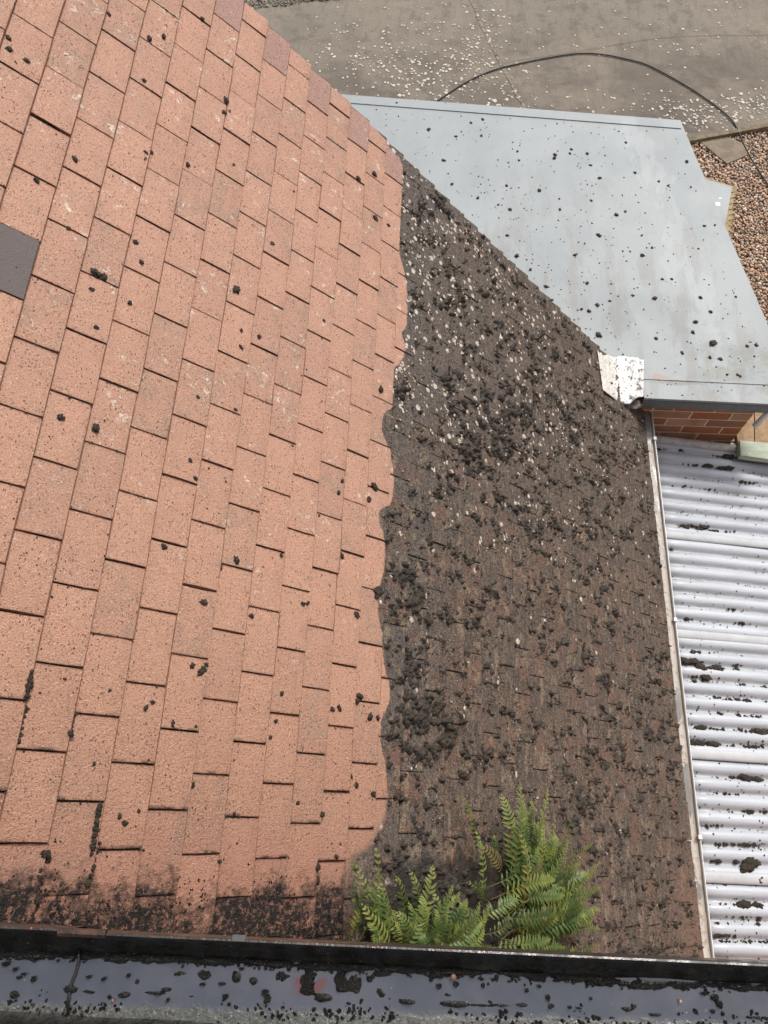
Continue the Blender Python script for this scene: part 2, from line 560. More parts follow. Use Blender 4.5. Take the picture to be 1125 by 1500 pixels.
# slab joint: a filled recess line, built as a thin raised mortar fillet
M_JOINT = simple('joint_filler', (.30, .25, .19), .9, (.09, .075, .06), 22, .004)
jp = [pz(*p, GZ) for p in [(668, -60), (690, 0), (712, 50), (738, 100), (765, 152), (778, 190)]]
V, F = [], []
jp = catmull(jp, 8)
for i, p in enumerate(jp):
    w_ = .014 + .012 * abs(vnoise(np.array(i * .7), np.array(3.)))
    wv = .012 * float(vnoise(np.array(i * .5), np.array(9.)))
    V += [(p[0] - w_ + wv, p[1], GZ + .004), (p[0] + w_ + wv, p[1], GZ + .004)]
    if i: F.append((2 * i - 2, 2 * i - 1, 2 * i + 1, 2 * i))
tag(link('slab_joint', mesh('slab_joint', V, F, M_JOINT)), kind='structure')
jp = catmull([pz(*p, GZ) for p in [(720, 95), (850, 75), (980, 55), (1125, 52), (1200, 50)]], 8)
V, F = [], []
for i, p in enumerate(jp):
    V += [(p[0], p[1] - .002, GZ + .004), (p[0], p[1] + .002, GZ + .004)]
    if i: F.append((2 * i - 2, 2 * i - 1, 2 * i + 1, 2 * i))
tag(link('slab_crack', mesh('slab_crack', V, F, simple('crack_dirt', (.13, .105, .085), .95))), kind='structure')
# kerb edge of the yard slab above the gravel
k0, k1, k2, k3 = kpt(-9, -.055), kpt(12, -.055), kpt(12, -.001), kpt(-9, -.001)
kerb = prism('kerb', [k0, k1, k2, k3], GZ - .07, GZ + .006, simple('kerb_concrete', (.23, .18, .12), .9, (.14, .11, .075), 14, .006))
tag(kerb, kind='structure')


# pebbles
def pebbles(name, pts, sizes, mat, ic=ICO0, flat=.6, seed=1):
    r = np.random.default_rng(seed)
    V0_, F0_ = ic
    n = len(pts); nv = len(V0_)
    Vs = np.repeat(V0_[None], n, 0) * (1 + r.normal(0, .10, (n, nv, 1)))
    sc = np.stack([sizes * r.uniform(.8, 1.3, n), sizes * r.uniform(.7, 1.05, n), sizes * r.uniform(flat * .8, flat * 1.2, n)], 1)
    Vs = Vs * sc[:, None, :]
    a = r.uniform(0, 2 * np.pi, n); ca, sa = np.cos(a)[:, None], np.sin(a)[:, None]
    X = Vs[:, :, 0] * ca - Vs[:, :, 1] * sa; Y = Vs[:, :, 0] * sa + Vs[:, :, 1] * ca
    tl = r.normal(0, .35, n)[:, None]
    Z = Vs[:, :, 2] + X * tl
    V = np.stack([X, Y, Z], 2) + pts[:, None, :]
    F = F0_[None] + (np.arange(n) * nv)[:, None, None]
    return fast_mesh(name, V.reshape(-1, 3), F.reshape(-1, F0_.shape[1]), mat, True)


def jitter_grid(x0, x1, y0, y1, d, r):
    gx, gy = np.meshgrid(np.arange(x0, x1, d), np.arange(y0, y1, d))
    p = np.stack([gx.ravel(), gy.ravel()], 1)
    return p + r.uniform(-.48, .48, p.shape) * d


r_ = np.random.default_rng(5)
P = jitter_grid(3.2, 5.6, 2.0, 7.3, .024, r_)
side = (P - kL[:2]) @ kn[:2]
P = P[side < -.06]
z_ = GZ - .048 + r_.uniform(-.008, .012, len(P)) + .012 * fbm(P[:, 0] * 3, P[:, 1] * 3, 2)
gm = pebbles('gravel', np.c_[P, z_], r_.uniform(.009, .019, len(P)) * np.where(r_.random(len(P)) < .06, 1.45, 1), M_PEB, ICO0, .7)
tag(link('gravel', gm), 'brown and cream pebbles filling the bed beside the yard kerb', 'gravel', kind='stuff')
# dark planted gravel strip in the far corner
P = jitter_grid(-2.6, .6, 8.25, 9.9, .022, r_)
lw = np.array([pz(372, 14, GZ)[:2], pz(505, -2, GZ)[:2]])
dl = (lw[1] - lw[0]) / np.linalg.norm(lw[1] - lw[0])
sd = (P - lw[0]) @ np.array([-dl[1], dl[0]])
P = P[sd > .03 * fbm(P[:, 0] * 8, P[:, 1] * 8, 2)]
gm = pebbles('pebble_strip', np.c_[P, GZ + r_.uniform(.0, .012, len(P))], r_.uniform(.008, .018, len(P)), M_PEBD, ICO0, .7, 3)
tag(link('dark_gravel', gm), 'dark mossy grit strip at the far edge of the yard, top left corner', 'gravel', kind='stuff')

# slate/stone slab in the gravel
sp_ = [(1024, 207), (1040, 199), (1056, 196), (1072, 203), (1090, 211), (1097, 226), (1080, 234), (1065, 240), (1046, 225), (1034, 215)]
pts = [pz(*p, GZ - .03)[:2] for p in sp_]
slab = prism('stone_slab', pts, GZ - .07, GZ - .025, simple('slab_stone', (.17, .135, .10), .85, (.24, .19, .14), 9, .006))
b = slab.modifiers.new('bevel', 'BEVEL'); b.width = .006; b.segments = 2
tag(slab, 'flat grey-brown stone slab sunk in the pebbles by the kerb', 'slab')


# pale flakes on the concrete
def flakes():
    r = np.random.default_rng(21)
    out = []
    cl = [(575, 95, 45, 30, 110), (640, 110, 45, 20, 120), (700, 60, 25, 30, 60), (690, 90, 25, 25, 60), (505, 95, 30, 30, 40), (620, 20, 90, 25, 50),
          (790, 75, 70, 40, 34), (740, 140, 30, 18, 40), (900, 30, 110, 30, 30), (1020, 170, 35, 12, 130), (1075, 162, 40, 12, 90), (1110, 150, 20, 14, 50),
          (950, 155, 45, 12, 40), (1040, 60, 70, 45, 40), (560, 55, 60, 30, 40), (830, 150, 60, 20, 20), (660, 125, 70, 22, 80)]
    for cx, cy, sx, sy, m in cl:
        for _ in range(m):
            x, y = r.normal(cx, sx), r.normal(cy, sy)
            p = pz(x, y, GZ)
            if (p[:2] - kL[:2]) @ kn[:2] < .0: continue
            out.append((p[0], p[1], r.uniform(.006, .017) * (1.5 if r.random() < .12 else 1)))
    V, F = [], []
    for x, y, s in out:
        k = 7; a0_ = r.uniform(0, 6.28); b0 = len(V); e = r.uniform(.6, 1); ca, sa = math.cos(a0_), math.sin(a0_)
        V.append((x, y, GZ + .008))
        for i in range(k):
            a = 2 * math.pi * i / k; q = s * r.uniform(.75, 1.2)
            u_, w_ = q * math.cos(a), q * math.sin(a) * e
            V.append((x + u_ * ca - w_ * sa, y + u_ * sa + w_ * ca, GZ + .0045))
        for i in range(k): F.append((b0, b0 + 1 + i, b0 + 1 + (i + 1) % k))
    return V, F


V, F = flakes()
tag(link('lichen_flakes', mesh('lichen_flakes', V, F, simple('pale_lichen', (.62, .58, .50), .9, (.42, .37, .30), 60))),
    'cream flakes of lichen scattered over the concrete yard', 'lichen', kind='stuff')

# cable
cp = [(590, 178), (640, 148), (680, 122), (722, 103), (770, 91), (812, 83), (850, 78), (885, 80), (920, 87), (948, 95), (985, 114), (1020, 135), (1052, 158), (1075, 180), (1090, 212), (1105, 240), (1128, 274), (1165, 320), (1200, 400)]
cpts = []
for p in cp:
    q = pz(*p, GZ + .012)
    if (q[:2] - kL[:2]) @ kn[:2] < -.07: q = pz(*p, GZ - .022)
    cpts.append(q)
cb = tube('cable', catmull(cpts, 8), .0072, simple('black_rubber', (.022, .024, .026), .5), seg=10)
tag(cb, 'black cable curving across the concrete yard and over the kerb', 'cable')

# ------------------------------------------------------------------ flat roof
FZ = -2.2


def lead_material():
    n = N('grey_membrane', .5, .4)
    co = n.geo(); x, y, z = n.sep(co)[:3]
    col = n.mix(n.step(n.noise(co, 1.4, 4, .6), .35, .65), (.262, .285, .293), (.278, .302, .310))
    col = n.mix(n.step(n.noise(co, 8, 4, .7), .5, .75, 0, .35), col, (.235, .25, .255))
    # damp patches with sharp outlines towards the free edge
    dx = n.math('SUBTRACT', x, n.math('MULTIPLY_ADD', n.math('SUBTRACT', y, 2.3), -.19, 2.65))
    pat = n.math('MULTIPLY_ADD', n.math('ABSOLUTE', n.math('ADD', dx, .17)), -1.2, n.math('MULTIPLY', n.noise(n.map(co, (3.2, 1.3, 1), rot=(0, 0, .4)), 1.9, 6, .62, .5), .9))
    col = n.mix(n.step(pat, .36, .40, 0, .6), col, (.325, .348, .356))
    # dirt streaks
    ds = n.noise(n.map(co, (5, 1.4, 1), rot=(0, 0, -.5)), 1.4, 5, .7)
    col = n.mix(n.math('MULTIPLY', n.step(ds, .48, .62), n.step(y, 3.6, 2.4, .1, .5)), col, (.19, .182, .17))
    col = n.mix(n.math('MULTIPLY', n.step(n.noise(co, 7, 5, .7), .5, .62), n.math('MULTIPLY', n.step(x, 2.3, 2.5), n.step(y, 2.5, 2.0, 0, .6))), col, (.21, .20, .165))
    # rusty stain next to the flashing patch
    rx = n.math('ABSOLUTE', n.math('DIVIDE', n.math('SUBTRACT', x, 2.16), .09)); ry = n.math('ABSOLUTE', n.math('DIVIDE', n.math('SUBTRACT', y, 1.93), .035))
    rr = n.math('ADD', n.math('ADD', rx, ry), n.math('MULTIPLY', n.noise(co, 30, 3, .6), 1.0))
    col = n.mix(n.step(rr, 1.6, .9, 0, .6), col, (.30, .19, .15))
    gx = n.math('ABSOLUTE', n.math('DIVIDE', n.math('SUBTRACT', x, 2.26), .17)); gy = n.math('ABSOLUTE', n.math('DIVIDE', n.math('SUBTRACT', y, 1.90), .022))
    rr = n.math('ADD', n.math('ADD', gx, gy), n.math('MULTIPLY', n.noise(co, 34, 4, .7), 1.4))
    col = n.mix(n.step(rr, 1.9, 1.2, 0, .65), col, (.17, .155, .13))
    # fine grit
    g_ = n.math('MULTIPLY', n.step(n.vor(co, 55), .14, .07), n.step(n.noise(co, 2.2, 3, .6), .42, .62))
    col = n.mix(n.math('MULTIPLY', g_, .85), col, (.05, .05, .047))
    col = n.mix(n.step(n.noise(co, 160, 3, .7), .64, .72, 0, .4), col, (.17, .17, .165))
    n.color(col)
    n.rough(n.mixf(n.step(n.noise(co, 3, 4, .6), .4, .65), .52, .60))
    n.bump(n.math('ADD', n.noise(co, 2.2, 3, .5), n.math('MULTIPLY', n.noise(co, 90, 3, .6), .06)), .004, .6)
    return n.m


M_LEAD = lead_material()
M_FASC = simple('fascia_grey', (.15, .165, .16), .55, (.11, .125, .115), 9, .002)
fr = empty('flat_roof', (1.9, 2.9, FZ))
tag(fr, 'pale grey sheeted flat roof with splayed end, scattered with moss crumbs', 'roof')
fA = pz(515, 140, FZ); fB = pz(997, 177, FZ); fC = pz(1033, 262, FZ); fD = pz(1073, 273, FZ); fE = pz(1062, 331, FZ); fF = pz(1125, 476, FZ)
fG = pz(1176, 594, FZ); fH = pz(944, 583, FZ)
dirL = (fB - fA)[:2]; dirL /= np.linalg.norm(dirL)
fL = fA[:2] - dirL * .8
main = [fL, (fL[0], 1.992), (fH[0] - .005, 1.992), tuple(fH[:2]), tuple(fG[:2]), tuple(fF[:2]), tuple(fE[:2]), tuple(fC[:2]), tuple(fB[:2])]
inv = fr.matrix_world


def child(o, par):
    """parent keeping world placement (parent has only a location)"""
    o.parent = par
    o.location = o.location - par.location
    return o


deck = child(prism('deck', main, FZ - .02, FZ, M_LEAD), fr)
# welted upstand strip along the far edge
nL = np.array([-dirL[1], dirL[0]])
st = [fL - nL * .0, fB[:2] - nL * .0, fB[:2] - nL * .075, fL - nL * .075]
child(prism('edge_strip', [tuple(p) for p in (fL - nL * .075, fB[:2] - nL * .075 - dirL * .0, fB[:2] - dirL * .001 - nL * .001, fL - nL * .001)], FZ + .0005, FZ + .0055, M_LEAD), fr)
# front seam and fascia
gl = np.array(fG[:2]) - np.array(fH[:2]); gl /= np.linalg.norm(gl); gn = np.array([-gl[1], gl[0]])
H2, G2 = np.array(fH[:2]), np.array(fG[:2])
child(prism('front_roll', [tuple(H2 + gn * .125), tuple(H2 + gn * .12), tuple(G2 + gn * .12), tuple(G2 + gn * .125)], FZ + .0003, FZ + .004, M_LEAD), fr)
child(prism('fascia', [tuple(H2 - gn * .004), tuple(G2 - gn * .004), tuple(G2 + gn * .018), tuple(H2 + gn * .018)], FZ - .085, FZ - .0205, M_FASC), fr)
el = np.array(fB[:2]) - np.array(fG[:2]); el /= np.linalg.norm(el); en = np.array([-el[1], el[0]])
child(prism('side_fascia', [tuple(G2 + en * .004), tuple(G2 + en * .022), tuple(np.array(fB[:2]) + en * .022), tuple(np.array(fB[:2]) + en * .004)], FZ - .085, FZ - .0205, M_FASC), fr)
child(prism('rear_fascia', [tuple(fL - nL * .022), tuple(fB[:2] - nL * .022), tuple(fB[:2] - nL * .004), tuple(fL - nL * .004)], FZ - .085, FZ - .0205, M_FASC), fr)
cp_ = child(prism('corner_sheet', [tuple(p[:2]) for p in (fC - np.array([.003, 0, 0]), fE - np.array([.003, 0, 0]), fE, fD, fC)], FZ - .022, FZ - .003, M_LEAD), fr)
cp_['label'] = 'triangular grey sheet sticking out past the edge'
# small marks on the corner sheet
q = pz(1051.5, 299, FZ - .003)
child(prism('white_sticker', [(q[0] - .013, q[1] - .015), (q[0] + .013, q[1] - .015), (q[0] + .013, q[1] + .015), (q[0] - .013, q[1] + .015)], FZ - .003, FZ - .0015, simple('white_label', (.8, .8, .78), .5)), fr)
q = pz(1055, 291, FZ - .003)
child(prism('turquoise_fleck', [(q[0] - .011, q[1] - .008), (q[0] + .011, q[1] - .006), (q[0] + .008, q[1] + .009), (q[0] - .008, q[1] + .008)], FZ - .003, FZ - .0015, simple('turquoise', (.38, .68, .70), .5)), fr)
# walls carrying the flat roof (inset, the bricks of the front one are built below)
M_RENDER = simple('old_wall', (.26, .13, .08), .9, (.18, .10, .065), 12, .006)
wy0, wy1 = H2[1] + .035, G2[1] + .035

# ------------------------------------------------------------------ brick wall under the flat roof
bw = empty('brick_wall', (2.35, wy0, GZ))
tag(bw, 'orange brick wall under the grey flat roof, above the corrugated sheets', 'wall')


def brick_mat():
    n = N('brick_face', .85, .25)
    co = n.geo()
    oi = n.new('ShaderNodeObjectInfo')
    r = oi.outputs['Random']
    col = n.ramp(r, [(0, (.40, .12, .05)), (.25, (.30, .15, .085)), (.45, (.46, .18, .09)), (.65, (.28, .13, .075)), (.82, (.52, .32, .21)), (1, (.36, .17, .09))])
    col = n.mix(n.step(n.noise(co, 14, 4, .65), .42, .66, 0, .6), col, (.28, .17, .075))
    col = n.mix(n.step(n.noise(co, 60, 4, .7), .58, .7, 0, .6), col, (.14, .08, .045))
    n.color(col); n.bump(n.noise(co, 160, 4, .7), .004, .9)
    return n.m


M_BRICK = brick_mat()
M_MORT = simple('mortar', (.78, .66, .50), .95, (.60, .50, .37), 30, .003)
WX0, WX1 = 2.02, 2.735
core = link('mortar_core', mesh('mortar_core', *boxgeo(1.9, WX1 - .004, wy0 + .0018, wy0 + .2, GZ, FZ - .021), M_MORT)); child(core, bw)
row = 0; zt = FZ - .03
bm_cache = {}
while zt > -2.78:
    if row % 2 == 0: lens = [.1025, .215, .215, .215, .215]; x = WX1
    else: lens = [.215, .215, .1025, .215, .215]; x = WX1
    k = 0
    while x > WX0 - .2 and k < 5:
        L = lens[k]; x0 = x - L
        key = (round(L, 3), random.randint(0, 2))
        if key not in bm_cache:
            v, f = boxgeo(0, L, 0, .1, -.065, 0)
            v = [(a + random.uniform(-.0015, .0015), b_ + random.uniform(-.001, .001), c_ + random.uniform(-.0015, .0015)) for a, b_, c_ in v]
            bm_cache[key] = mesh('brick', v, f, M_BRICK)
        o = link('brick', bm_cache[key], bw)
        o.location = Vector((x0, wy0 + random.uniform(-.0015, .001) + (wy1 - wy0) * 0, zt)) - bw.location
        x = x0 - .012; k += 1
    zt -= .077; row += 1
# plainer return wall and rear wall, out of sight from above
sw_ = empty('rear_building_wall', (1.6, 3, GZ))
tag(sw_, 'rendered side and rear walls hidden beneath the flat roof', 'wall')
e0, e1 = G2 + en * .16 - el * -.25, np.array(fB[:2]) + en * .16 - el * .2
child(prism('side_wall', [tuple(e1), tuple(e0 - el * .0), tuple(e0 + en * .12), tuple(e1 + en * .12)][::-1], GZ, FZ - .021, M_RENDER), sw_)
child(prism('back_wall', [tuple(fL - nL * .3), tuple(e1 - nL * .2), tuple(e1 - nL * .08), tuple(fL - nL * .18)], GZ, FZ - .021, M_RENDER), sw_)

# tan ribbed step at the foot of the corner
M_STEP = None
n = N('ribbed_tan', .85, .2); co = n.geo(); xx, yy_, zz = n.sep(co)[:3]
n.color(n.mix(n.step(n.noise(co, 20, 4, .6), .4, .7), (.36, .27, .155), (.25, .18, .10))); n.bump(n.noise(co, 50, 3, .6), .006, .8)
M_STEP = n.m
SZ = GZ + .12
stp = empty('edging_board', tuple(pz(1070, 310, GZ)))
tag(stp, 'tan grooved board showing beside the corner of the flat roof, over the pebbles', 'board')
outl = [(1030, 258), (1080, 275), (1073, 300), (1073, 318), (1068, 345), (1066, 360), (1050, 350), (1035, 290)]
body = child(prism('board', [tuple(pz(*p, SZ)[:2]) for p in outl][::-1], GZ - .06, SZ, M_STEP), stp)
for k in range(9):
    yv = 283 + k * 8
    a_, b_ = pz(1068, yv, SZ), pz(1079 - abs(k - 2) * 1.2, yv - 3, SZ)
    dd = (b_ - a_)[:2]; dd /= np.linalg.norm(dd); nn = np.array([-dd[1], dd[0]]) * .006
    child(prism('rib', [tuple(a_[:2] - nn), tuple(b_[:2] - nn), tuple(b_[:2] + nn), tuple(a_[:2] + nn)], SZ + .0002, SZ + .008, M_STEP), stp)

# ------------------------------------------------------------------ corrugated roof
CP = .0785
csl = math.tan(math.radians(9.0))
CX0, CX1, CY0, CY1 = 2.155, 4.4, -.95, 1.80
CZ = -2.585


def corr_z(x, y, k=0):
    return CZ - (x - CX0) * csl + .0095 * np.cos(2 * np.pi * (y - .02) / CP) - .0018 * np.cos(4 * np.pi * (y - .02) / CP)


def corr_material():
    n = N('corrugated_sheet', .38, .5)
    co = n.geo(); x, y, z = n.sep(co)[:3]
    ph = n.math('MULTIPLY', n.math('SUBTRACT', y, .02), 2 * math.pi / CP)
    val = n.math('MULTIPLY_ADD', n.math('COSINE', ph), -.5, .5)       # 1 in the valleys
    col = n.mix(n.step(n.noise(n.map(co, (1.2, 8, 8)), 1.3, 4, .6), .35, .65), (.45, .475, .515), (.395, .418, .455))
    lay = n.math('MULTIPLY', n.step(val, .45, .95), n.step(n.noise(n.map(co, (2.2, 9, 9)), 1.1, 5, .65), .36, .62, .15, .8))
    col = n.mix(n.math('MULTIPLY', lay, .8), col, (.27, .27, .27))
    col = n.mix(n.math('MULTIPLY', n.step(val, .6, 1.0), n.step(n.noise(n.map(co, (3, 10, 10)), 1.7, 5, .7), .58, .68, 0, .75)), col, (.23, .19, .14))
    g_ = n.math('MULTIPLY', n.step(n.vor(co, 70), .16, .08), n.step(n.noise(co, 6, 3, .6), .48, .6))
    col = n.mix(n.math('MULTIPLY', g_, n.step(val, .1, .8, .25, .95)), col, (.05, .045, .04))
    col = n.mix(n.step(n.noise(n.map(co, (12, 50, 50)), 1.5, 4, .7), .6, .75, 0, .35), col, (.62, .62, .63))
    n.color(col)
    n.rough(n.mixf(n.step(n.noise(co, 9, 4, .6), .35, .65), .30, .5))
    n.bump(n.noise(n.map(co, (3, 30, 30)), 1.5, 4, .6), .003, .6)
    return n.m


M_CORR = corr_material()
cr_ = empty('corrugated_roof', (3.0, .4, CZ - .1))
tag(cr_, 'white-grey corrugated roof sheets sloping right, dotted with black moss', 'roof')
laps = [-1.17, -.551, .001, .607, 1.171, CY1]
for k in range(len(laps) - 1):
    y0, y1 = laps[k] - (.07 if k else 0), laps[k + 1]
    ny = int((y1 - y0) / CP * 14); nx = 14
    ys = np.linspace(y0, y1, ny); xs = np.linspace(CX0, CX1, nx)
    YY, XX = np.meshgrid(ys, xs)
    lift = .0035 * k * 0 + np.clip((YY - (y1 - .06)) / .06, 0, 1) * 0
    ZZ = corr_z(XX, YY) + (len(laps) - k) * .0 + .006 * np.clip((y1 - YY) / (y1 - y0), 0, 1) * -1 + .006
    ZZ = ZZ + .0035 * fbm(XX * 2 + k * 5, YY * 2, 2) + .002 * np.sin(XX * 7 + k)
    # rounded lip on the far edge
    V = np.stack([XX, YY, ZZ], 2).reshape(-1, 3)
    idx = np.arange(nx * ny).reshape(nx, ny)
    F = np.stack([idx[:-1, :-1], idx[1:, :-1], idx[1:, 1:], idx[:-1, 1:]], 2).reshape(-1, 4)
    o = link('sheet', fast_mesh('sheet', V, F, M_CORR, True)); child(o, cr_)
    s_ = o.modifiers.new('thick', 'SOLIDIFY'); s_.thickness = .0025; s_.offset = -1
M_LIP = simple('sheet_lip', (.47, .475, .485), .35, (.41, .42, .44), 12)
for k in range(1, len(laps) - 1):
    yv = laps[k]
    pts = [(x_, yv + .004 * float(vnoise(np.array(x_ * 3), np.array(k * 3.))), float(corr_z(x_, yv)) + .0075) for x_ in np.linspace(CX0 + .01, CX1, 14)]
    pts2 = [(p[0], yv, CZ - (p[0] - CX0) * csl + .0125) for p in pts]
    V, F = [], []
    for i, p in enumerate(pts2):
        for a in np.linspace(0, math.pi, 7):
            V.append((p[0], p[1] + math.cos(a) * .024, p[2] - .006 + math.sin(a) * .008))
        if i:
            for q_ in range(6): F.append((7 * i - 7 + q_, 7 * i + q_, 7 * i + q_ + 1, 7 * i - 7 + q_ + 1))
    child(link('lap_ridge', mesh('lap_ridge', V, F, M_LIP, True)), cr_)

# pipe-like top closure at the brick wall and pale timber end
tp = tube('edge_roll', [(x_, 1.765, CZ - (x_ - CX0) * csl + .012) for x_ in np.linspace(CX0 + .01, 2.735, 6)], .026, simple('roll_white', (.50, .49, .48), .45, (.36, .35, .33), 20, .003), seg=14)
tag(tp, 'pale rounded roll running along the foot of the brick wall', 'trim')
tz = -2.60
q0, q1, q2, q3 = (pz(*p, tz)[:2] for p in [(1084, 645), (1200, 656), (1200, 682), (1085, 667)])
pl = prism('timber_plank', [tuple(q3), tuple(q2), tuple(q1), tuple(q0)], tz - .045, tz, None)
n = N('green_white_timber', .8, .2); co = n.geo()
cc = n.mix(n.step(n.noise(n.map(co, (3, 40, 40)), 1, 4, .6), .4, .65), (.47, .50, .42), (.33, .38, .28))
n.color(n.mix(n.step(n.noise(co, 25, 4, .6), .5, .7, 0, .7), cc, (.55, .54, .48))); n.bump(n.noise(n.map(co, (3, 60, 60)), 1, 3, .6), .003, .8)
pl.data.materials.append(n.m)
tag(pl, 'short pale green weathered timber plank at the end of the brick wall', 'plank')
n = N('tan_timber', .8, .2); co = n.geo()
n.color(n.mix(n.step(n.noise(n.map(co, (14, 14, 3)), 2, 5, .7), .4, .65), (.36, .25, .15), (.26, .17, .10))); n.bump(n.noise(co, 90, 3, .6), .003, .8)
tb = empty('tan_boarding', (2.9, 1.9, -2.66))
tag(tb, 'tan timber boarding between the brick wall corner and the pale green plank', 'boarding')
bz = -2.63
q = [pz(*p, bz)[:2] for p in [(1083, 650), (1121, 612), (1112, 612), (1120, 650)]]
child(prism('board', [(2.745, 1.77), (2.835, 1.77), (2.905, 2.25), (2.745, 2.25)], bz - .04, bz, n.m), tb)
child(prism('board', [(2.843, 1.77), (3.2, 1.77), (3.2, 2.25), (2.913, 2.25)], bz - .04, bz - .004, n.m), tb)
# white downpipe stub
wp_ = tube('white_pipe', [pz(1106, 624, -2.42), pz(1127, 603, -2.30), pz(1140, 590, -2.24)], .017, simple('white_pvc', (.75, .75, .73), .35), seg=14)
tag(wp_, 'short white plastic pipe at the right end of the brick wall', 'pipe')

# ------------------------------------------------------------------ gutter along the tiled roof
M_PVC = simple('gutter_grey', (.30, .285, .27), .45, (.40, .375, .345), 8)
n = N('gutter_silt', .35, .5); co = n.geo()
a = n.noise(n.map(co, (1, .45, 1)), 7, 5, .65, .4)
cc = n.mix(n.step(a, .47, .50), (.225, .22, .22), (.50, .46, .41))
cc = n.mix(n.step(n.noise(co, 38, 5, .75), .50, .62, 0, .75), cc, (.24, .195, .15))
cc = n.mix(n.step(n.sep(co)[0], 2.150, 2.166, 0, .6), cc, (.36, .28, .21))
n.color(cc); n.rough(n.step(a, .47, .5, .22, .7)); n.bump(n.noise(co, 80, 3, .6), .002, .5)
M_SILT = n.m
eg = empty('eaves_gutter', (2.13, .5, -2.46))
tag(eg, 'narrow pale grey rain gutter running along the foot of the tiled roof', 'gutter')
GX0, GX1, GY0, GY1 = 2.07, 2.174, -.95, 1.865
prof = []
for a in np.linspace(math.pi, 2 * math.pi, 13):
    prof.append(((GX0 + GX1) / 2 + .052 * math.cos(a), -2.40 + .055 * math.sin(a)))
ys = np.linspace(GY0, GY1, 30)
V = [(x_, y_, z_) for y_ in ys for x_, z_ in prof]
F = [(13 * i + k, 13 * i + k + 1, 13 * i + 14 + k, 13 * i + 13 + k) for i in range(29) for k in range(12)]
tr = link('trough', mesh('trough', V, F, M_PVC, True)); child(tr, eg)
s_ = tr.modifiers.new('thick', 'SOLIDIFY'); s_.thickness = .003; s_.offset = 1
xs = np.linspace(2.075, 2.1695, 12); ys = np.linspace(GY0, GY1 - .005, 240)
YY, XX = np.meshgrid(ys, xs)
ZZ = -2.413 + .003 * fbm(XX * 20, YY * 9, 4) + .010 * np.clip(fbm(XX * 30, YY * 14 + 50, 3) - .25, 0, 1)
idx = np.arange(12 * 240).reshape(12, 240)
silt = link('silt', fast_mesh('silt', np.stack([XX, YY, ZZ], 2).reshape(-1, 3), np.stack([idx[:-1, :-1], idx[1:, :-1], idx[1:, 1:], idx[:-1, 1:]], 2).reshape(-1, 4), M_SILT, True))
child(silt, eg)
M_WHITE = simple('white_plastic', (.74, .74, .72), .4)
lip = box('outer_lip', GX1 + .0005, GX1 + .0038, GY0, GY1, -2.403, -2.397, M_WHITE); child(lip, eg)
for y_ in (1.66, .62, -.39):
    v, f = boxgeo(GX1 - .008, GX1 + .008, y_ - .009, y_ + .009, -2.404, -2.390)
    child(link('bracket', mesh('bracket', v, f, M_WHITE)), eg)
child(box('stop_end', GX0 - .004, GX1 + .006, GY1 + .0005, GY1 + .005, -2.456, -2.392, M_WHITE), eg)

# lean-to walls under the tiled roof, unseen from above
lw_ = empty('lean_to_wall', (1, 0, GZ)); tag(lw_, 'plain rendered wall carrying the tiled roof below its eaves', 'wall')
child(box('eaves_wall', 1.93, 2.05, -.86, 1.88, GZ, -2.46, M_RENDER), lw_)
V = [(-.5, 1.80, GZ), (1.9, 1.80, GZ), (1.9, 1.80, -2.20), (-.5, 1.80, .44), (-.5, 1.92, GZ), (1.9, 1.92, GZ), (1.9, 1.92, -2.20), (-.5, 1.92, .44)]
child(link('gable_wall', mesh('gable_wall', V, [(0, 1, 2, 3), (7, 6, 5, 4), (0, 4, 5, 1), (1, 5, 6, 2), (2, 6, 7, 3), (3, 7, 4, 0)], M_RENDER)), lw_)
hw = box('house_wall', -3, 5, -1.2, -.88, GZ, .07, simple('house_render', (.30, .15, .09), .9, (.22, .11, .07), 10, .006))
tag(hw, 'house wall under the black gutter, behind the end of the tiled roof', 'wall')

# ------------------------------------------------------------------ roof tiles
TH, TL = .0095, .205


def tile_mesh(y0, y1, seed):
    """local: x down-slope with tail at 0, y along the course, z normal, top surface 0 at the tail"""
    r = np.random.default_rng(seed)
    nx, ny = 4, 4
    xs = np.array([-TL, -.10, -.04, -.0022, 0.0]); ysv = np.linspace(y0, y1, ny)
    V, F = [], []
    camb = r.uniform(.0002, .0012)
    for i, x_ in enumerate(xs):
        for k, y_ in enumerate(ysv):
            yy_ = y_ + (r.normal(0, .0008) if k in (0, ny - 1) else 0)
            z_ = -camb * ((y_ - (y0 + y1) / 2) / (TW / 2)) ** 2 + r.normal(0, .0003)
            if i == len(xs) - 1: z_ -= .0022
            V.append((x_ + (r.normal(0, .0008) if i >= 3 else 0), yy_, z_))
    m = len(xs)
    for i in range(m - 1):
        for k in range(ny - 1): F.append((i * ny + k, (i + 1) * ny + k, (i + 1) * ny + k + 1, i * ny + k + 1))
    V = [(x_, y_ + x_ * YAW / G, z_) for x_, y_, z_ in V]      # the side joints run slightly askew
    b0 = len(V)
    ring = [i * ny for i in range(m)] + [(m - 1) * ny + k for k in range(1, ny)] + [i * ny + ny - 1 for i in range(m - 2, -1, -1)]
    for q_ in ring:
        V.append((V[q_][0], V[q_][1], -TH))
    for i in range(len(ring) - 1):
        F.append((ring[i], b0 + i, b0 + i + 1, ring[i + 1]))
    return V, F


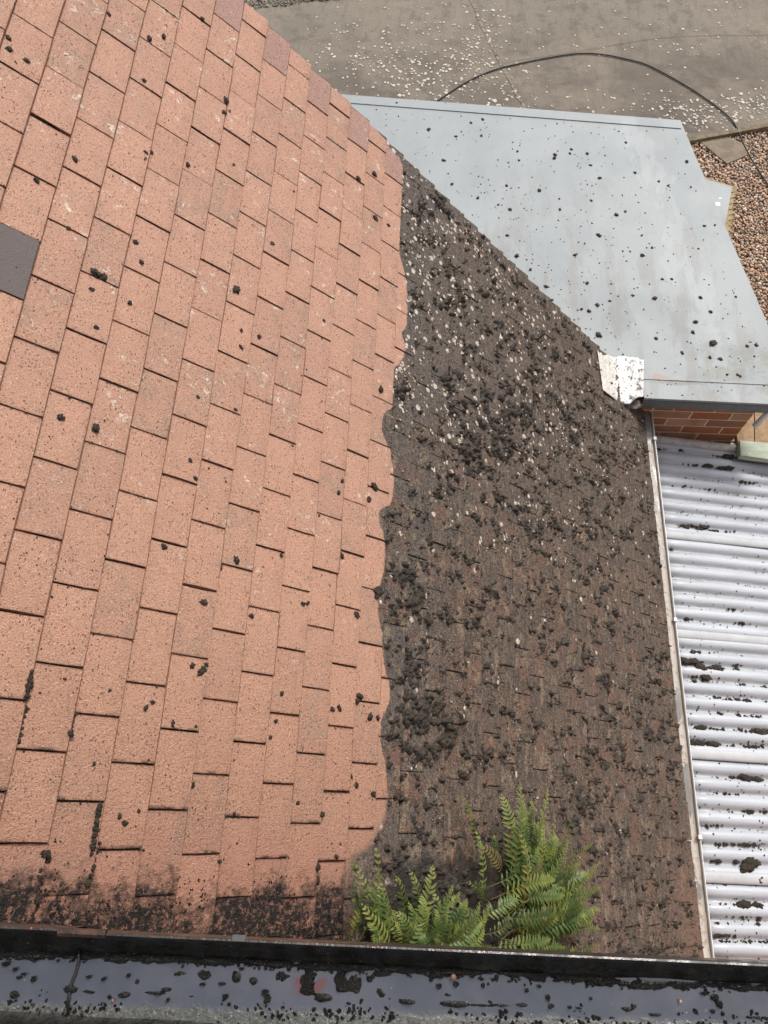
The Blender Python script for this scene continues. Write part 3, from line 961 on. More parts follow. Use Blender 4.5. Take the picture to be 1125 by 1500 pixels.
tcache = {}
tiles = []
for c in range(C0, C1 + 1):
    par = .5 if c % 2 else 0.
    j0 = int(math.floor(V0 / TW - par)) - 1
    for j in range(j0, 14):
        a, b_ = (j + par) * TW, (j + 1 + par) * TW
        a, b_ = max(a, V0), min(b_, V1)
        if b_ - a < .03: continue
        tiles.append((c, j, a, b_))
info = []
for (c, j, a, b_) in tiles:
    mid = (a + b_) / 2
    x_, y_, d_ = px(rp((c + .5) * G, mid))
    area = 1 / d_ ** 2 if (-30 < x_ < 1155 and -30 < y_ < 1440) else 0
    info.append(area)
order = sorted(range(len(tiles)), key=lambda i: -info[i])
single = set(i for i in order[:300] if info[i] > 0)
SV, SF = [], []
tilt = math.atan2(STEP, G)
for i, (c, j, a, b_) in enumerate(tiles):
    mid = (a + b_) / 2; L = b_ - a
    rr = random.Random(c * 991 + j * 37)
    var = rr.randint(0, 5)
    key = (round(L, 3), var)
    if key not in tcache:
        V, F = tile_mesh(-L / 2 + .0017, L / 2 - .0017, var + int(L * 1000))
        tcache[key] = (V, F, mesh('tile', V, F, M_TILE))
    V, F, me = tcache[key]
    hh = STEP + rr.gauss(0, .0010) + (.0025 if rr.random() < .12 else 0)
    M = (Matrix.Translation((c * G + G + rr.gauss(0, .0010), mid + YAW + rr.gauss(0, .0006), hh))
         @ Matrix.Rotation(rr.gauss(0, .005), 4, 'Z') @ Matrix.Rotation(-tilt + rr.gauss(0, .003), 4, 'Y')
         @ Matrix.Rotation(rr.gauss(0, .004), 4, 'X'))
    if i in single:
        o = link('tile', me, roof); o.matrix_local = M
        if c == -2 and j == 3: o['label'] = 'smooth dark grey replacement tile'
        elif a > V1 - TW + -.001 and c % 2 == 0 and c < 10: o['label'] = 'mauve-tinted terracotta tile on the verge'
    else:
        n0 = len(SV)
        SV += [(M @ Vector(p))[:] for p in V]
        SF += [tuple(q_ + n0 for q_ in f) for f in F]
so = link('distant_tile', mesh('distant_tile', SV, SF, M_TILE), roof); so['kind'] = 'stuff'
# unseen sarking slab added under the tiles to block light
v, f = boxgeo(C0 * G - .1, 3.16, V0 + .01, V1 - .02, -.06, -.021)
link('light_block_deck', mesh('light_block_deck', v, f, simple('unseen_boards', (.05, .035, .025), .9)), roof)

# ------------------------------------------------------------------ moss mat on the dark part (height field)
zones = []          # (px, py, rx_px, ry_px, strength)
for z4 in [(610, 1000, 30, 75, .30), (615, 1060, 38, 40, .42), (640, 1080, 30, 18, .34), (615, 900, 30, 60, .22), (600, 840, 22, 30, .22),
           (700, 560, 45, 40, .24), (745, 620, 50, 60, .30), (720, 660, 40, 40, .24), (800, 600, 60, 60, .18), (640, 790, 55, 40, .16),
           (620, 350, 25, 30, .12), (625, 450, 30, 60, .14), (700, 480, 60, 40, .13), (690, 880, 70, 60, .10), (760, 760, 70, 50, .12),
           (850, 700, 50, 70, .10), (620, 1150, 30, 35, .28), (640, 1190, 35, 25, .22), (855, 1160, 14, 35, .26), (950, 1070, 50, 18, .20), (890, 1110, 40, 14, .18), (835, 1200, 14, 30, .22),
           (650, 1310, 50, 60, .40), (590, 1260, 45, 30, .24), (800, 900, 90, 90, .05), (860, 560, 40, 30, .10), (630, 270, 25, 25, .10), (940, 640, 30, 20, .12), (960, 780, 20, 60, .10), (720, 1010, 60, 50, .12), (700, 1110, 50, 30, .14)]:
    s_, v_ = ps(z4[0], z4[1]); s2, _ = ps(z4[0] + z4[2], z4[1]); _, v2 = ps(z4[0], z4[1] - z4[3])
    zones.append((s_, v_, abs(s2 - s_), abs(v2 - v_), z4[4]))
ds = .0038
S, Vv = np.meshgrid(np.arange(.93, 3.19, ds), np.arange(-.86, 1.97, ds), indexing='ij')
dens = np.full(S.shape, -.03)
for s_, v_, a, b_, w_ in zones:
    dens = np.maximum(dens, w_ * np.exp(-((S - s_) / a) ** 2 * .8 - ((Vv - v_) / b_) ** 2 * .8) - .03 * np.exp(-((S - s_) / a) ** 2))
frac = (S / G) - np.floor(S / G)
base_h = STEP * frac
lump = fbm(S * 34, Vv * 30, 4, 3)
lump2 = fbm(S * 90, Vv * 80, 3, 8)
rag = fbm(S * 14, Vv * 22, 3, 5)
# moss likes the steps below tails and the joints
par = (np.floor(S / G).astype(int) % 2) * .5
fj = (Vv - frac * YAW) / TW - par; fj = fj - np.floor(fj)
edge = np.exp(-(np.minimum(fj, 1 - fj) / .10) ** 2) * .13 + np.exp(-(frac / .12) ** 2) * .03
lump3 = fbm(S * 210, Vv * 190, 3, 15)
rid = .42 - 1.6 * np.abs(fbm(S * 24, Vv * 26, 4, 21))
lump = lump * .45 + rid * .75
m = (lump * .62 + lump2 * .42 + lump3 * .16 + rag * .38 + dens * .85 + edge - .37)
inside = np.clip((S - sbound(Vv) - .012) / .03, -1, 1)
m = m + np.minimum(inside, 0) * .8
hgt = np.where(m > 0, .0015 + .034 * np.maximum(m, 0) ** .8 + .005 * lump2 + .0035 * lump3, m * .05 - .003)
hgt = np.minimum(hgt, .020)
Z = base_h + hgt
keep = (m > -.06)
ni, nj = S.shape
idx = np.arange(ni * nj).reshape(ni, nj)
F = np.stack([idx[:-1, :-1], idx[1:, :-1], idx[1:, 1:], idx[:-1, 1:]], 2)
kf = keep[:-1, :-1] | keep[1:, :-1] | keep[1:, 1:] | keep[:-1, 1:]
F = F[kf]
jx = rng.normal(0, ds * .22, S.shape); jy = rng.normal(0, ds * .22, S.shape)
P3 = np.stack([S + jx, Vv + jy, Z], 2).reshape(-1, 3)
used = np.unique(F); rem = np.full(ni * nj, -1); rem[used] = np.arange(len(used))
mm = fast_mesh('moss_mat', P3[used], rem[F], M_MOSS2, True)
mo = link('moss_mat', mm); mo.matrix_world = ROOF_M
tag(mo, 'ragged black-brown moss clumps growing over the uncleaned dark tiles', 'moss', kind='stuff')


# ------------------------------------------------------------------ crumbs of moss
M_GRAIN = pebble_material('dirt_grain', [(0, (.03, .025, .02)), (.25, (.12, .095, .075)), (.5, (.05, .042, .034)), (.75, (.24, .18, .135)), (.9, (.07, .06, .05)), (1, (.42, .33, .25))], .7)


def crumb_mesh(seed, ic, flat=.6):
    r = np.random.default_rng(seed)
    V0_, F0_ = ic
    o = r.uniform(0, 50, 3)
    V = V0_.copy()
    d = np.array([mnoise.fractal(Vector(p * 1.7 + o), .9, 2.1, 4) for p in V])
    d2 = np.array([mnoise.noise(Vector(p * 5.5 + o)) for p in V])
    V = V * (1 + .75 * d + .35 * d2)[:, None]
    V[:, 2] *= flat * .8
    V[:, 0] *= r.uniform(.9, 1.5)
    return fast_mesh('moss_clump', V, F0_, M_MOSS, True)


CR = [crumb_mesh(100 + i, ICO2) for i in range(8)]


def on_roof(s, v):
    c = math.floor(s / G); return rp(s, v, STEP * (s / G - c))


def put_clump(p, size, label, cat, group, normal=(0, 0, 1), stretch=1.0, flat=1.0):
    o = link('moss_clump', random.choice(CR))
    nrm = Vector(normal).normalized()
    q_ = nrm.to_track_quat('Z', 'Y').to_matrix().to_4x4()
    o.matrix_world = Matrix.Translation(Vector(p) + nrm * size * .25) @ q_ @ Matrix.Rotation(random.uniform(0, 6.28) if stretch == 1 else random.uniform(-.2, .2), 4, 'Z') @ Matrix.Diagonal((size * stretch, size, size * flat, 1))
    tag(o, label, cat, group)
    return o


def where(x_, y_):
    v = ['top', 'upper part', 'middle', 'lower part', 'bottom'][min(4, int(y_ / 300))]
    h = ['left', 'centre-left', 'centre', 'centre-right', 'right'][min(4, int(x_ / 225))]
    return v, h


def size_word(q):
    return 'tiny' if q < 3.6 else 'small' if q < 5 else 'larger'


clean_px = [(346, 424, 7.5), (140, 400, 8), (152, 406, 6), (14, 72, 6), (39, 90, 5), (13, 55, 5), (110, 233, 5), (53, 264, 5), (219, 56, 5), (239, 54, 4.5), (211, 118, 4), (336, 163, 5), (330, 148, 5), (327, 166, 4),
            (135, 424, 4), (140, 480, 4.5), (199, 354, 4.5), (207, 384, 4.5), (191, 443, 4), (89, 611, 6), (141, 627, 7), (289, 582, 4), (278, 675, 4), (285, 701, 4), (346, 821, 6), (324, 830, 4), (241, 801, 5.5), (298, 883, 6),
            (294, 984, 8), (281, 976, 6), (300, 974, 5), (253, 1060, 5), (285, 1064, 4), (213, 1037, 4.5), (223, 1029, 3.5), (137, 1119, 3.5), (175, 1196, 4.5), (183, 1206, 4.5), (202, 1188, 4), (283, 1150, 4.5), (243, 1135, 3),
            (399, 357, 5), (352, 509, 4), (353, 485, 3.5), (500, 705, 4), (495, 722, 4), (548, 712, 7), (541, 731, 5), (443, 885, 4), (449, 884, 4), (521, 901, 6), (369, 902, 4), (413, 1016, 4), (405, 1056, 3.5), (552, 868, 9),
            (527, 1020, 6), (524, 1028, 5), (541, 1050, 6), (552, 1052, 5), (488, 1039, 5), (497, 1037, 5), (523, 1150, 4), (516, 1137, 3.5), (545, 1163, 6), (470, 1193, 5), (437, 1176, 4), (411, 814, 4), (501, 814, 5),
            (388, 345, 3.5), (380, 493, 4), (344, 600, 3), (468, 755, 3), (212, 225, 5), (222, 222, 4), (211, 234, 4), (276, 240, 4), (160, 1012, 3), (59, 1015, 3), (474, 470, 3.5), (558, 570, 5), (524, 262, 5), (549, 320, 5.5), (569, 330, 4),
            (397, 1080, 3), (548, 255, 5), (344, 1192, 3), (320, 1262, 4), (466, 1290, 5), (464, 1270, 5), (492, 1255, 4), (160, 20, 4), (100, 335, 4), (296, 28, 4), (342, 242, 3)]
for i, (x_, y_, r_px) in enumerate(clean_px):
    s_, v_ = ps(x_, y_, .004)
    p = on_roof(s_, v_)
    _, _, d_ = px(p)
    v_w = 'top left' if y_ < 200 and x_ < 250 else 'upper left' if y_ < 470 and x_ < 250 else 'lower left' if x_ < 250 and y_ > 900 else 'middle left' if x_ < 250 else 'top middle' if y_ < 260 else 'upper middle' if y_ < 560 else 'middle' if y_ < 840 else 'lower middle' if y_ < 1120 else 'bottom'
    if x_ > 480 and y_ > 480: v_w = 'beside the dark border, ' + ('upper stretch' if y_ < 780 else 'lower stretch')
    put_clump(p, r_px / FPX * d_ * .72, size_word(r_px) + ' dark moss crumb on the cleaned terracotta tiles, ' + v_w, 'moss', 'moss crumbs on the cleaned tiles', NW)
# joints packed with moss, lower left
for k, (x0, y0, x1, y1) in enumerate([(38, 1040, 28, 1085), (45, 985, 38, 1020), (110, 1045, 102, 1075), (140, 1205, 133, 1250), (145, 1180, 140, 1200), (65, 1250, 72, 1258), (147, 1235, 128, 1295), (58, 1275, 52, 1330)]):
    for t in np.linspace(0, 1, 6):
        s_, v_ = ps(x0 + (x1 - x0) * t, y0 + (y1 - y0) * t, .004); p = on_roof(s_, v_)
        put_clump(p, random.uniform(.0035, .006), 'dark moss packed into ' + ['the long joint at the far left edge', 'a course joint at left', 'a course joint beside the left edge', 'the lower course joint at left', 'a short joint at lower left', 'a tile corner at lower left', 'the joint above the crusted tiles', 'the joint of the leftmost last tiles'][k] + (', upper end' if t < .5 else ', lower end'), 'moss', 'moss in the tile joints', NW)


def crumbs_stuff(name, pts, sizes, nrm, label, flat=.6, seed=2, ic=ICO1, mat=None):
    """many crumbs joined"""
    r = np.random.default_rng(seed)
    V0_, F0_ = ic; nv = len(V0_); n_ = len(pts)
    q_ = np.array(Vector(nrm).normalized().to_track_quat('Z', 'Y').to_matrix())
    disp = 1 + r.normal(0, .22, (n_, nv, 1))
    Vs = V0_[None] * disp * np.stack([r.uniform(.6, 1.6, n_), r.uniform(.6, 1.2, n_), np.full(n_, flat)], 1)[:, None] * sizes[:, None, None]
    a = r.uniform(0, 6.28, n_)
    ca, sa = np.cos(a)[:, None], np.sin(a)[:, None]
    X = Vs[:, :, 0] * ca - Vs[:, :, 1] * sa; Y = Vs[:, :, 0] * sa + Vs[:, :, 1] * ca
    L = np.stack([X, Y, Vs[:, :, 2]], 2) @ q_.T + np.asarray(pts)[:, None, :]
    F = F0_[None] + (np.arange(n_) * nv)[:, None, None]
    o = link(name, fast_mesh(name, L.reshape(-1, 3), F.reshape(-1, 3), mat or M_MOSS, False))
    tag(o, label, 'moss', kind='stuff')
    return o


r = np.random.default_rng(77)
pts, sz = [], []
while len(pts) < 1500:
    s_ = r.uniform(-.45, 1.12); v_ = r.uniform(-.8, 1.97)
    if s_ > sbound(v_) - .01: continue
    wgt = .25 + .75 * (fbm(np.array(s_ * 5), np.array(v_ * 5), 2, 4) > .05)
    fj = s_ / G - math.floor(s_ / G)
    if s_ > .9: wgt += .3
    if r.random() > wgt: continue
    pts.append(on_roof(s_, v_)); sz.append(r.uniform(.0008, .0022) * (1.8 if r.random() < .05 else 1))
# debris lines below joints
for (c, j, a, b_) in tiles:
    if c > 10: continue
    rr = random.Random(c * 5 + j * 77)
    if rr.random() < .55:
        for _ in range(rr.randint(2, 9)):
            t = rr.random(); s_ = (c + t) * G; v_ = a + YAW * t + rr.gauss(-.001, .0015)
            if s_ < sbound(v_): pts.append(on_roof(s_, v_) + NW * .001); sz.append(rr.uniform(.001, .0026))
crumbs_stuff('moss_grit', pts, np.array(sz), NW, 'fine specks of dark moss grit strewn over the cleaned tiles', .5, 3, ICO0)
# fine grain of dirt and moss over the uncleaned tiles
pts, sz = [], []
gs = r.uniform(1.0, 3.19, 38000); gv = r.uniform(-.85, 1.965, 38000)
gf = fbm(gs * 12, gv * 16, 3, 31)
for s_, v_, q_ in zip(gs, gv, gf):
    if s_ < sbound(v_) + .006 + .02 * abs(q_) or q_ < -.15: continue
    if ((s_ - 1.5) / .42) ** 2 + ((v_ + .7) / .17) ** 2 < .8 + q_ * 2: continue
    pts.append(on_roof(s_, v_)); sz.append(r.uniform(.0012, .0034) * (1.6 if r.random() < .08 else 1))
crumbs_stuff('dirt_grain', pts, np.array(sz), NW, 'grainy dirt and dead moss crumbs coating the uncleaned tiles', .55, 13, ICO0, M_GRAIN)
# raised cream lichen discs on the uncleaned tiles
V, F = [], []
n_l = 0
while n_l < 620:
    s_ = r.uniform(1.08, 3.1); v_ = r.uniform(-.5, 1.95)
    if s_ < sbound(v_) + .004: continue
    wgt = np.clip((v_ - .25) / 1.0, .04, 1) * (1.0 if s_ < 1.75 else .55 if s_ < 2.3 else .18) * np.clip(.45 + 2.2 * float(fbm(np.array(s_ * 6), np.array(v_ * 5), 2, 41)), .08, 1)
    if r.random() > wgt: continue
    for _ in range(r.integers(1, 4)):
        ss, vv = s_ + r.normal(0, .010), v_ + r.normal(0, .010)
        if ss < sbound(vv): continue
        R_ = r.uniform(.0028, .0075); k = 8; b0 = len(V)
        V.append(on_roof(ss, vv) + NW * .0036)
        for i in range(k):
            a_ = 2 * math.pi * i / k; q_ = R_ * r.uniform(.75, 1.2)
            V.append(on_roof(ss, vv) + UW * q_ * math.cos(a_) + np.array([0, q_ * math.sin(a_), 0]) + NW * .0016)
        for i in range(k): F.append((b0, b0 + 1 + i, b0 + 1 + (i + 1) % k))
        n_l += 1
tag(link('lichen_disc', mesh('lichen_disc', V, F, simple('cream_lichen', (.60, .54, .46), .9, (.42, .33, .25), 40, .001))),
    'cream lichen discs dotted over the upper part of the uncleaned tiles', 'lichen', kind='stuff')
# crust lumps on the last tiles above the black gutter
pts, sz = [], []
for _ in range(5200):
    s_ = r.uniform(-.35, 1.05); v_ = -.80 + abs(r.normal(0, .085))
    if fbm(np.array(s_ * 14), np.array(v_ * 14), 3, 9) < -.08 + (v_ + .75) * 1.6: continue
    pts.append(on_roof(s_, v_)); sz.append(r.uniform(.0008, .0030))
crumbs_stuff('wet_crust', pts, np.array(sz), NW, 'wet black crust on the last terracotta tiles above the black gutter', .6, 5, ICO0,
             moss_material('wet_black_crust', (.008, .007, .006), (.03, .022, .018), (.05, .025, .018), .22))

# clumps on the flat roof
flat_px = [(500, 315, 0)]
fl = [(812, 232, 4.5), (813, 227, 4), (837, 219, 3), (860, 225, 3.5), (878, 261, 4), (930, 253, 3.5), (865, 242, 3), (790, 279, 4), (903, 315, 5), (877, 345, 5), (866, 294, 3), (916, 310, 3), (941, 374, 5), (842, 374, 4), (820, 307, 3.5),
      (1006, 237, 4), (979, 272, 3.5), (965, 266, 3), (1012, 274, 2.5), (917, 209, 3), (835, 225, 3), (742, 272, 3), (758, 222, 3), (747, 307, 4), (757, 375, 5), (730, 300, 3), (860, 415, 4), (875, 447, 4.5), (863, 456, 5), (852, 453, 4),
      (877, 491, 6), (959, 437, 5), (1044, 503, 8), (1019, 472, 5), (1026, 436, 4), (1041, 457, 4), (1015, 487, 4), (961, 496, 4), (999, 517, 4), (1040, 524, 4), (1055, 526, 4), (1094, 507, 3.5), (1108, 506, 3.5), (1084, 551, 3.5), (1080, 549, 3),
      (1065, 549, 3), (808, 440, 3.5), (927, 433, 3), (984, 409, 3), (893, 441, 3.5), (1078, 435, 3), (955, 363, 3), (970, 409, 3), (743, 345, 3.5), (690, 180, 3), (653, 152, 3), (707, 175, 3), (628, 190, 4), (650, 235, 4), (668, 200, 3),
      (581, 152, 4), (705, 199, 3), (760, 235, 3), (640, 160, 3), (700, 290, 4), (662, 270, 3.5), (690, 330, 4), (777, 395, 4), (800, 420, 4), (848, 483, 4), (873, 508, 4), (940, 345, 3), (1047, 330, 3), (1032, 331, 3), (1038, 258, 4)]
for x_, y_, r_px in fl:
    p = pz(x_, y_, FZ)
    put_clump(p, r_px / FPX * px(p)[2] * .54, size_word(r_px) + ' black moss crumb on the grey flat roof, ' + ('near the far edge' if y_ < 215 else 'near the brick wall edge' if y_ > 500 else 'beside the mossy tiles' if y_ > (x_ - 590) * 1.0 + 130 and x_ < 860 else ('left half' if x_ < 850 else 'right half') + (', upper' if y_ < 340 else ', lower')), 'moss', 'moss crumbs on the flat roof')
pts, sz = [], []
while len(pts) < 520:
    x_, y_ = r.uniform(530, 1125), r.uniform(150, 580)
    if y_ < 150 + (x_ - 530) * .08 or y_ < (x_ - 590) * 1.0 - 240: continue
    if x_ - 1033 > (y_ - 262) * .42 - 12: continue
    if x_ > 900 and r.random() < .5: continue
    if y_ > 182 + (x_ - 560) * 1.05: continue
    pts.append(pz(x_, y_, FZ + .001)); sz.append(r.uniform(.0015, .0052))
crumbs_stuff('roof_grit', pts, np.array(sz), (0, 0, 1), 'tiny black moss specks sprinkled over the grey flat roof', .6, 6, ICO0)

# clumps on the corrugated roof
cc_px = [(1008, 771, 60, 11, 22), (1040, 780, 60, 4, 12), (1013, 706, 45, 4, 6), (1020, 680, 45, 5, 12), (1055, 683, 40, 8, 18), (1070, 667, 38, 10, 24), (972, 655, 18, 6, 8), (1042, 712, 30, 5, 8), (1095, 703, 26, 5, 10), (1100, 660, 40, 9, 10), (998, 657, 12, 5, 4),
         (1080, 890, 30, 4, 5), (1020, 961, 32, 7, 16), (1081, 968, 20, 4, 7), (1036, 984, 32, 6, 20), (1077, 984, 8, 6, 3), (1018, 1003, 12, 3, 4), (1088, 1009, 10, 5, 6), (1120, 1010, 14, 5, 6), (1049, 1026, 10, 4, 4), (1080, 1030, 50, 4, 12),
         (1055, 1048, 12, 6, 5), (1086, 1051, 16, 5, 6), (1108, 1054, 16, 5, 7), (1032, 1068, 24, 7, 14), (1055, 1071, 16, 4, 5), (1108, 1074, 36, 6, 20), (1025, 1089, 28, 8, 18), (1072, 1094, 14, 4, 5), (1108, 1096, 34, 4, 12), (1085, 1139, 38, 6, 18),
         (1070, 1163, 30, 3, 8), (1096, 1186, 22, 5, 10), (1040, 1206, 18, 7, 8), (1118, 1187, 12, 5, 5), (1070, 1233, 50, 4, 12), (1106, 1233, 18, 7, 8), (1048, 1257, 16, 4, 5), (1090, 1257, 40, 5, 16), (1095, 1283, 32, 7, 16), (1042, 1281, 10, 5, 4),
         (1065, 1300, 6, 7, 3), (1090, 1334, 50, 5, 18), (1110, 1335, 20, 6, 8), (1060, 1362, 50, 3, 10), (1110, 1382, 40, 3, 8), (1070, 1385, 40, 3, 8), (1095, 912, 20, 4, 6), (1010, 903, 15, 4, 6), (1083, 908, 10, 4, 5), (1108, 795, 20, 3, 5), (983, 806, 8, 8, 3)]
pts, sz = [], []
for x_, y_, wx, wy, cnt in cc_px:
    big_done = 0
    for q_ in range(max(3, int(cnt * 1.6))):
        a_, b_ = x_ + r.normal(0, wx * .32), y_ + r.normal(0, wy * .3)
        p = pz(a_, b_, CZ)
        for _ in range(4):
            zz = float(corr_z(p[0], p[1])) + .004; p = pz(a_, b_, zz)
        # settle into the valley
        ph = ((p[1] - .02) / CP) % 1 - .5
        p[1] -= ph * CP * .6; p[2] = float(corr_z(p[0], p[1])) + .006
        if p[0] < CX0 + .04: continue
        if q_ == 0 or (cnt > 15 and q_ < 3):
            put_clump(p, random.uniform(.009, .014) * (1.2 if cnt > 12 else .7), ('longer' if cnt > 10 else 'small') + ' black moss clump in the corrugated roof, ' + ('just below the brick wall' if y_ < 700 else 'second sheet from the wall' if y_ < 800 else 'on the middle sheets' if y_ < 1000 else 'fourth sheet from the wall' if y_ < 1110 else 'sheet above the black gutter' if y_ > 1285 else 'last sheet but one') + (', left side' if x_ < 1050 else ', right side' if x_ > 1084 else ', middle'), 'moss', 'moss clumps on the corrugated roof', stretch=1.5 if cnt > 10 else 1.0)
        else:
            pts.append(p); sz.append(r.uniform(.002, .009) * (1 if cnt > 8 else .7))
for _ in range(900):
    a_, b_ = r.uniform(965, 1125), r.uniform(660, 1400)
    p = pz(a_, b_, CZ - .06)
    if p[0] < CX0 + .03: continue
    ph = ((p[1] - .02) / CP) % 1 - .5
    p[1] -= ph * CP * r.uniform(0, .9); p[2] = float(corr_z(p[0], p[1])) + .005
    pts.append(p); sz.append(r.uniform(.001, .004))
crumbs_stuff('moss_litter', pts, np.array(sz), (0, 0, 1), 'loose black moss litter in the valleys of the corrugated sheets', .7, 8, ICO1)

# ------------------------------------------------------------------ white flashing patch
fp = empty('flashing_patch', tuple(pz(915, 555, FZ)))
tag(fp, 'crinkled white flashing patch bridging the tiled roof and the grey flat roof', 'flashing')
cols_top = [(876, 515), (888, 520), (903, 523), (915, 521), (928, 524), (943, 525)]
cols_bot = [(884, 571), (896, 580), (912, 594), (922, 592), (932, 583), (943, 580)]
kinds = ['r', 'r', 'm', 'f', 'f', 'f']
top3, bot3 = [], []
for (a, b_, kd_) in zip(cols_top, cols_bot, kinds):
    for src, dst in ((a, top3), (b_, bot3)):
        if kd_ == 'r': s_, v_ = ps(*src, .016); dst.append(rp(s_, v_, .016))
        elif kd_ == 'm': dst.append(pz(*src, FZ + .03))
        else: dst.append(pz(*src, FZ + .012))
top3[2] = pz(903, 523, FZ + .05); bot3[2] = pz(910, 592, FZ + .01)
nu, nv_ = 72, 44
V = []
for i in range(nu):
    t = i / (nu - 1) * (len(top3) - 1); k = min(int(t), len(top3) - 2); f_ = t - k
    A = top3[k] * (1 - f_) + top3[k + 1] * f_; B = bot3[k] * (1 - f_) + bot3[k + 1] * f_
    for jn in range(nv_):
        w_ = jn / (nv_ - 1)
        rg = .010 * float(vnoise(np.array(i * .35), np.array(4.)))
        p = A * (1 - w_) + B * w_
        p = p + np.array([0, rg * (1 - w_), 0])
        amp = .0032 + .0095 * min(1, max(0, (t - 1.2) / 2))
        ridg = 1 - abs(float(fbm(np.array(i * .16 + jn * .05), np.array(jn * .13), 3, 2))) * 2.2
        ed_ = min(1, min(i, nu - 1 - i) / 3, min(jn, nv_ - 1 - jn) / 3)
        p = p + np.array([.3, 0, .95]) * (ridg * amp * ed_ - .002)
        V.append(p)
idx = np.arange(nu * nv_).reshape(nu, nv_)
F = np.stack([idx[:-1, :-1], idx[:-1, 1:], idx[1:, 1:], idx[1:, :-1]], 2).reshape(-1, 4)
n = N('white_foil', .45, .5); co = n.geo()
xx = n.sep(co)[0]
cc = n.mix(n.step(n.noise(co, 34, 4, .7), .54, .60), (.80, .79, .77), (.20, .18, .16))
cc = n.mix(n.step(xx, 1.93, 1.87), cc, n.mix(n.step(n.noise(n.map(co, (90, 9, 9)), 1, 4, .6), .4, .7), (.66, .62, .57), (.52, .47, .42)))
n.color(cc); n.bump(n.math('ADD', n.noise(co, 38, 4, .6, .8), n.vor(co, 55, feature='DISTANCE_TO_EDGE')), .006, .9)
o = link('foil_sheet', fast_mesh('foil_sheet', np.array(V), F, n.m, False)); child(o, fp)
s_ = o.modifiers.new('thick', 'SOLIDIFY'); s_.thickness = .003
# mortar lump closing the gutter end
V0_, F0_ = ICO3
Vb = V0_ * np.array([.062, .030, .020]); Vb = Vb * (1 + .22 * np.array([mnoise.fractal(Vector(p * 3), 1, 2, 4) for p in V0_]))[:, None]
o = link('mortar_fillet', fast_mesh('mortar_fillet', Vb + pz(924, 592, FZ - .05), F0_, simple('dirty_mortar', (.34, .31, .27), .85, (.10, .09, .08), 30, .004), True)); child(o, fp)

# ------------------------------------------------------------------ black house gutter in the foreground
n = N('wet_black_iron', .18, .5, 1.5); co = n.geo(); x, y, z = n.sep(co)[:3]
cc = n.mix(n.step(n.noise(co, 30, 4, .6), .45, .7), (.014, .013, .011), (.030, .024, .018))
rim = n.step(z, .2175, .2215)
cc = n.mix(n.math('MULTIPLY', rim, n.step(n.noise(n.map(co, (60, 20, 20)), 1, 4, .6), .50, .66, .10, .75)), cc, (.075, .034, .022))
cc = n.mix(n.math('MULTIPLY', rim, n.step(n.noise(n.map(co, (38, 20, 20)), 1, 3, .6), .72, .75)), cc, (.50, .09, .05))
cc = n.mix(n.step(n.noise(co, 260, 2, .6), .70, .76, 0, .7), cc, (.35, .33, .30))
n.color(cc); n.rough(n.mixf(n.step(n.noise(co, 40, 4, .6), .4, .6), .16, .45)); n.bump(n.noise(co, 90, 4, .65), .002, .7)
M_IRON = n.m
n = N('gutter_film', .06, .5, 2.0); co = n.geo(); x, y, z = n.sep(co)[:3]
cc = n.mix(n.step(n.noise(co, 9, 4, .6), .35, .7), (.042, .046, .062), (.070, .072, .090))
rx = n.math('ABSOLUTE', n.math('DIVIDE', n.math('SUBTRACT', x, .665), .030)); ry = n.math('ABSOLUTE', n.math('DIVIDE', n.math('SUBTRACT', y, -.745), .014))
cc = n.mix(n.step(n.math('ADD', n.math('MAXIMUM', rx, ry), n.math('MULTIPLY', n.noise(co, 70, 5, .75), 2.2)), 2.0, 1.5, 0, .8), cc, (.11, .022, .016))  # red reflection on the water, painted into the film colour
cc = n.mix(n.math('MULTIPLY', n.step(n.noise(co, 330, 2, .6), .70, .74, 0, .9), n.step(n.noise(co, 14, 2, .6), .52, .6)), cc, (.50, .50, .50))
# lighter, gritty shelf towards the house side
t_ = n.math('ADD', y, n.math('MULTIPLY', x, -.018))
shelf = n.step(n.math('MULTIPLY_ADD', n.noise(co, 40, 4, .65), .018, t_), -.771, -.783)
grit = n.mix(n.step(n.noise(co, 170, 4, .7), .4, .6), (.022, .024, .018), (.075, .075, .060))
grit = n.mix(n.step(n.noise(co, 420, 3, .7), .60, .68), grit, (.32, .30, .26))
cc = n.mix(shelf, cc, grit)
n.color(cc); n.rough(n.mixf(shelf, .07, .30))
bh = n.math('ADD', n.math('ADD', n.math('MULTIPLY', n.noise(co, 8, 3, .5), .9), n.math('MULTIPLY', n.noise(co, 45, 3, .6), .3)), n.math('MULTIPLY', shelf, n.noise(co, 150, 4, .7)))
n.bump(bh, .0022, .6)
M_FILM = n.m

hg = empty('house_gutter', (.76, -.75, .145))
tag(hg, 'wet black cast-iron gutter across the foreground, with a shiny film of water', 'gutter')
yr, yn, zr = -.690, -.823, .220
# profile: outside rim -> inner side -> floor -> near side -> outside
pr = [(yr - .004, zr - .075), (yr + .0035, zr - .055), (yr + .004, zr - .004), (yr + .003, zr), (yr + .0005, zr + .0008), (yr - .001, zr - .003), (yr - .0055, zr - .018),
      (yr - .014, zr - .034), (yr - .024, zr - .046), (yr - .040, zr - .054), (yr - .066, zr - .057), (yr - .092, zr - .053), (yr - .108, zr - .043), (yr - .119, zr - .028),
      (yr - .124, zr - .006), (yr - .126, zr + .001), (yr - .132, zr + .001), (yr - .134, zr - .004), (yr - .132, zr - .03), (yr - .118, zr - .055), (yr - .095, zr - .066), (yr - .066, zr - .070), (yr - .035, zr - .068), (yr - .004, zr - .075)]


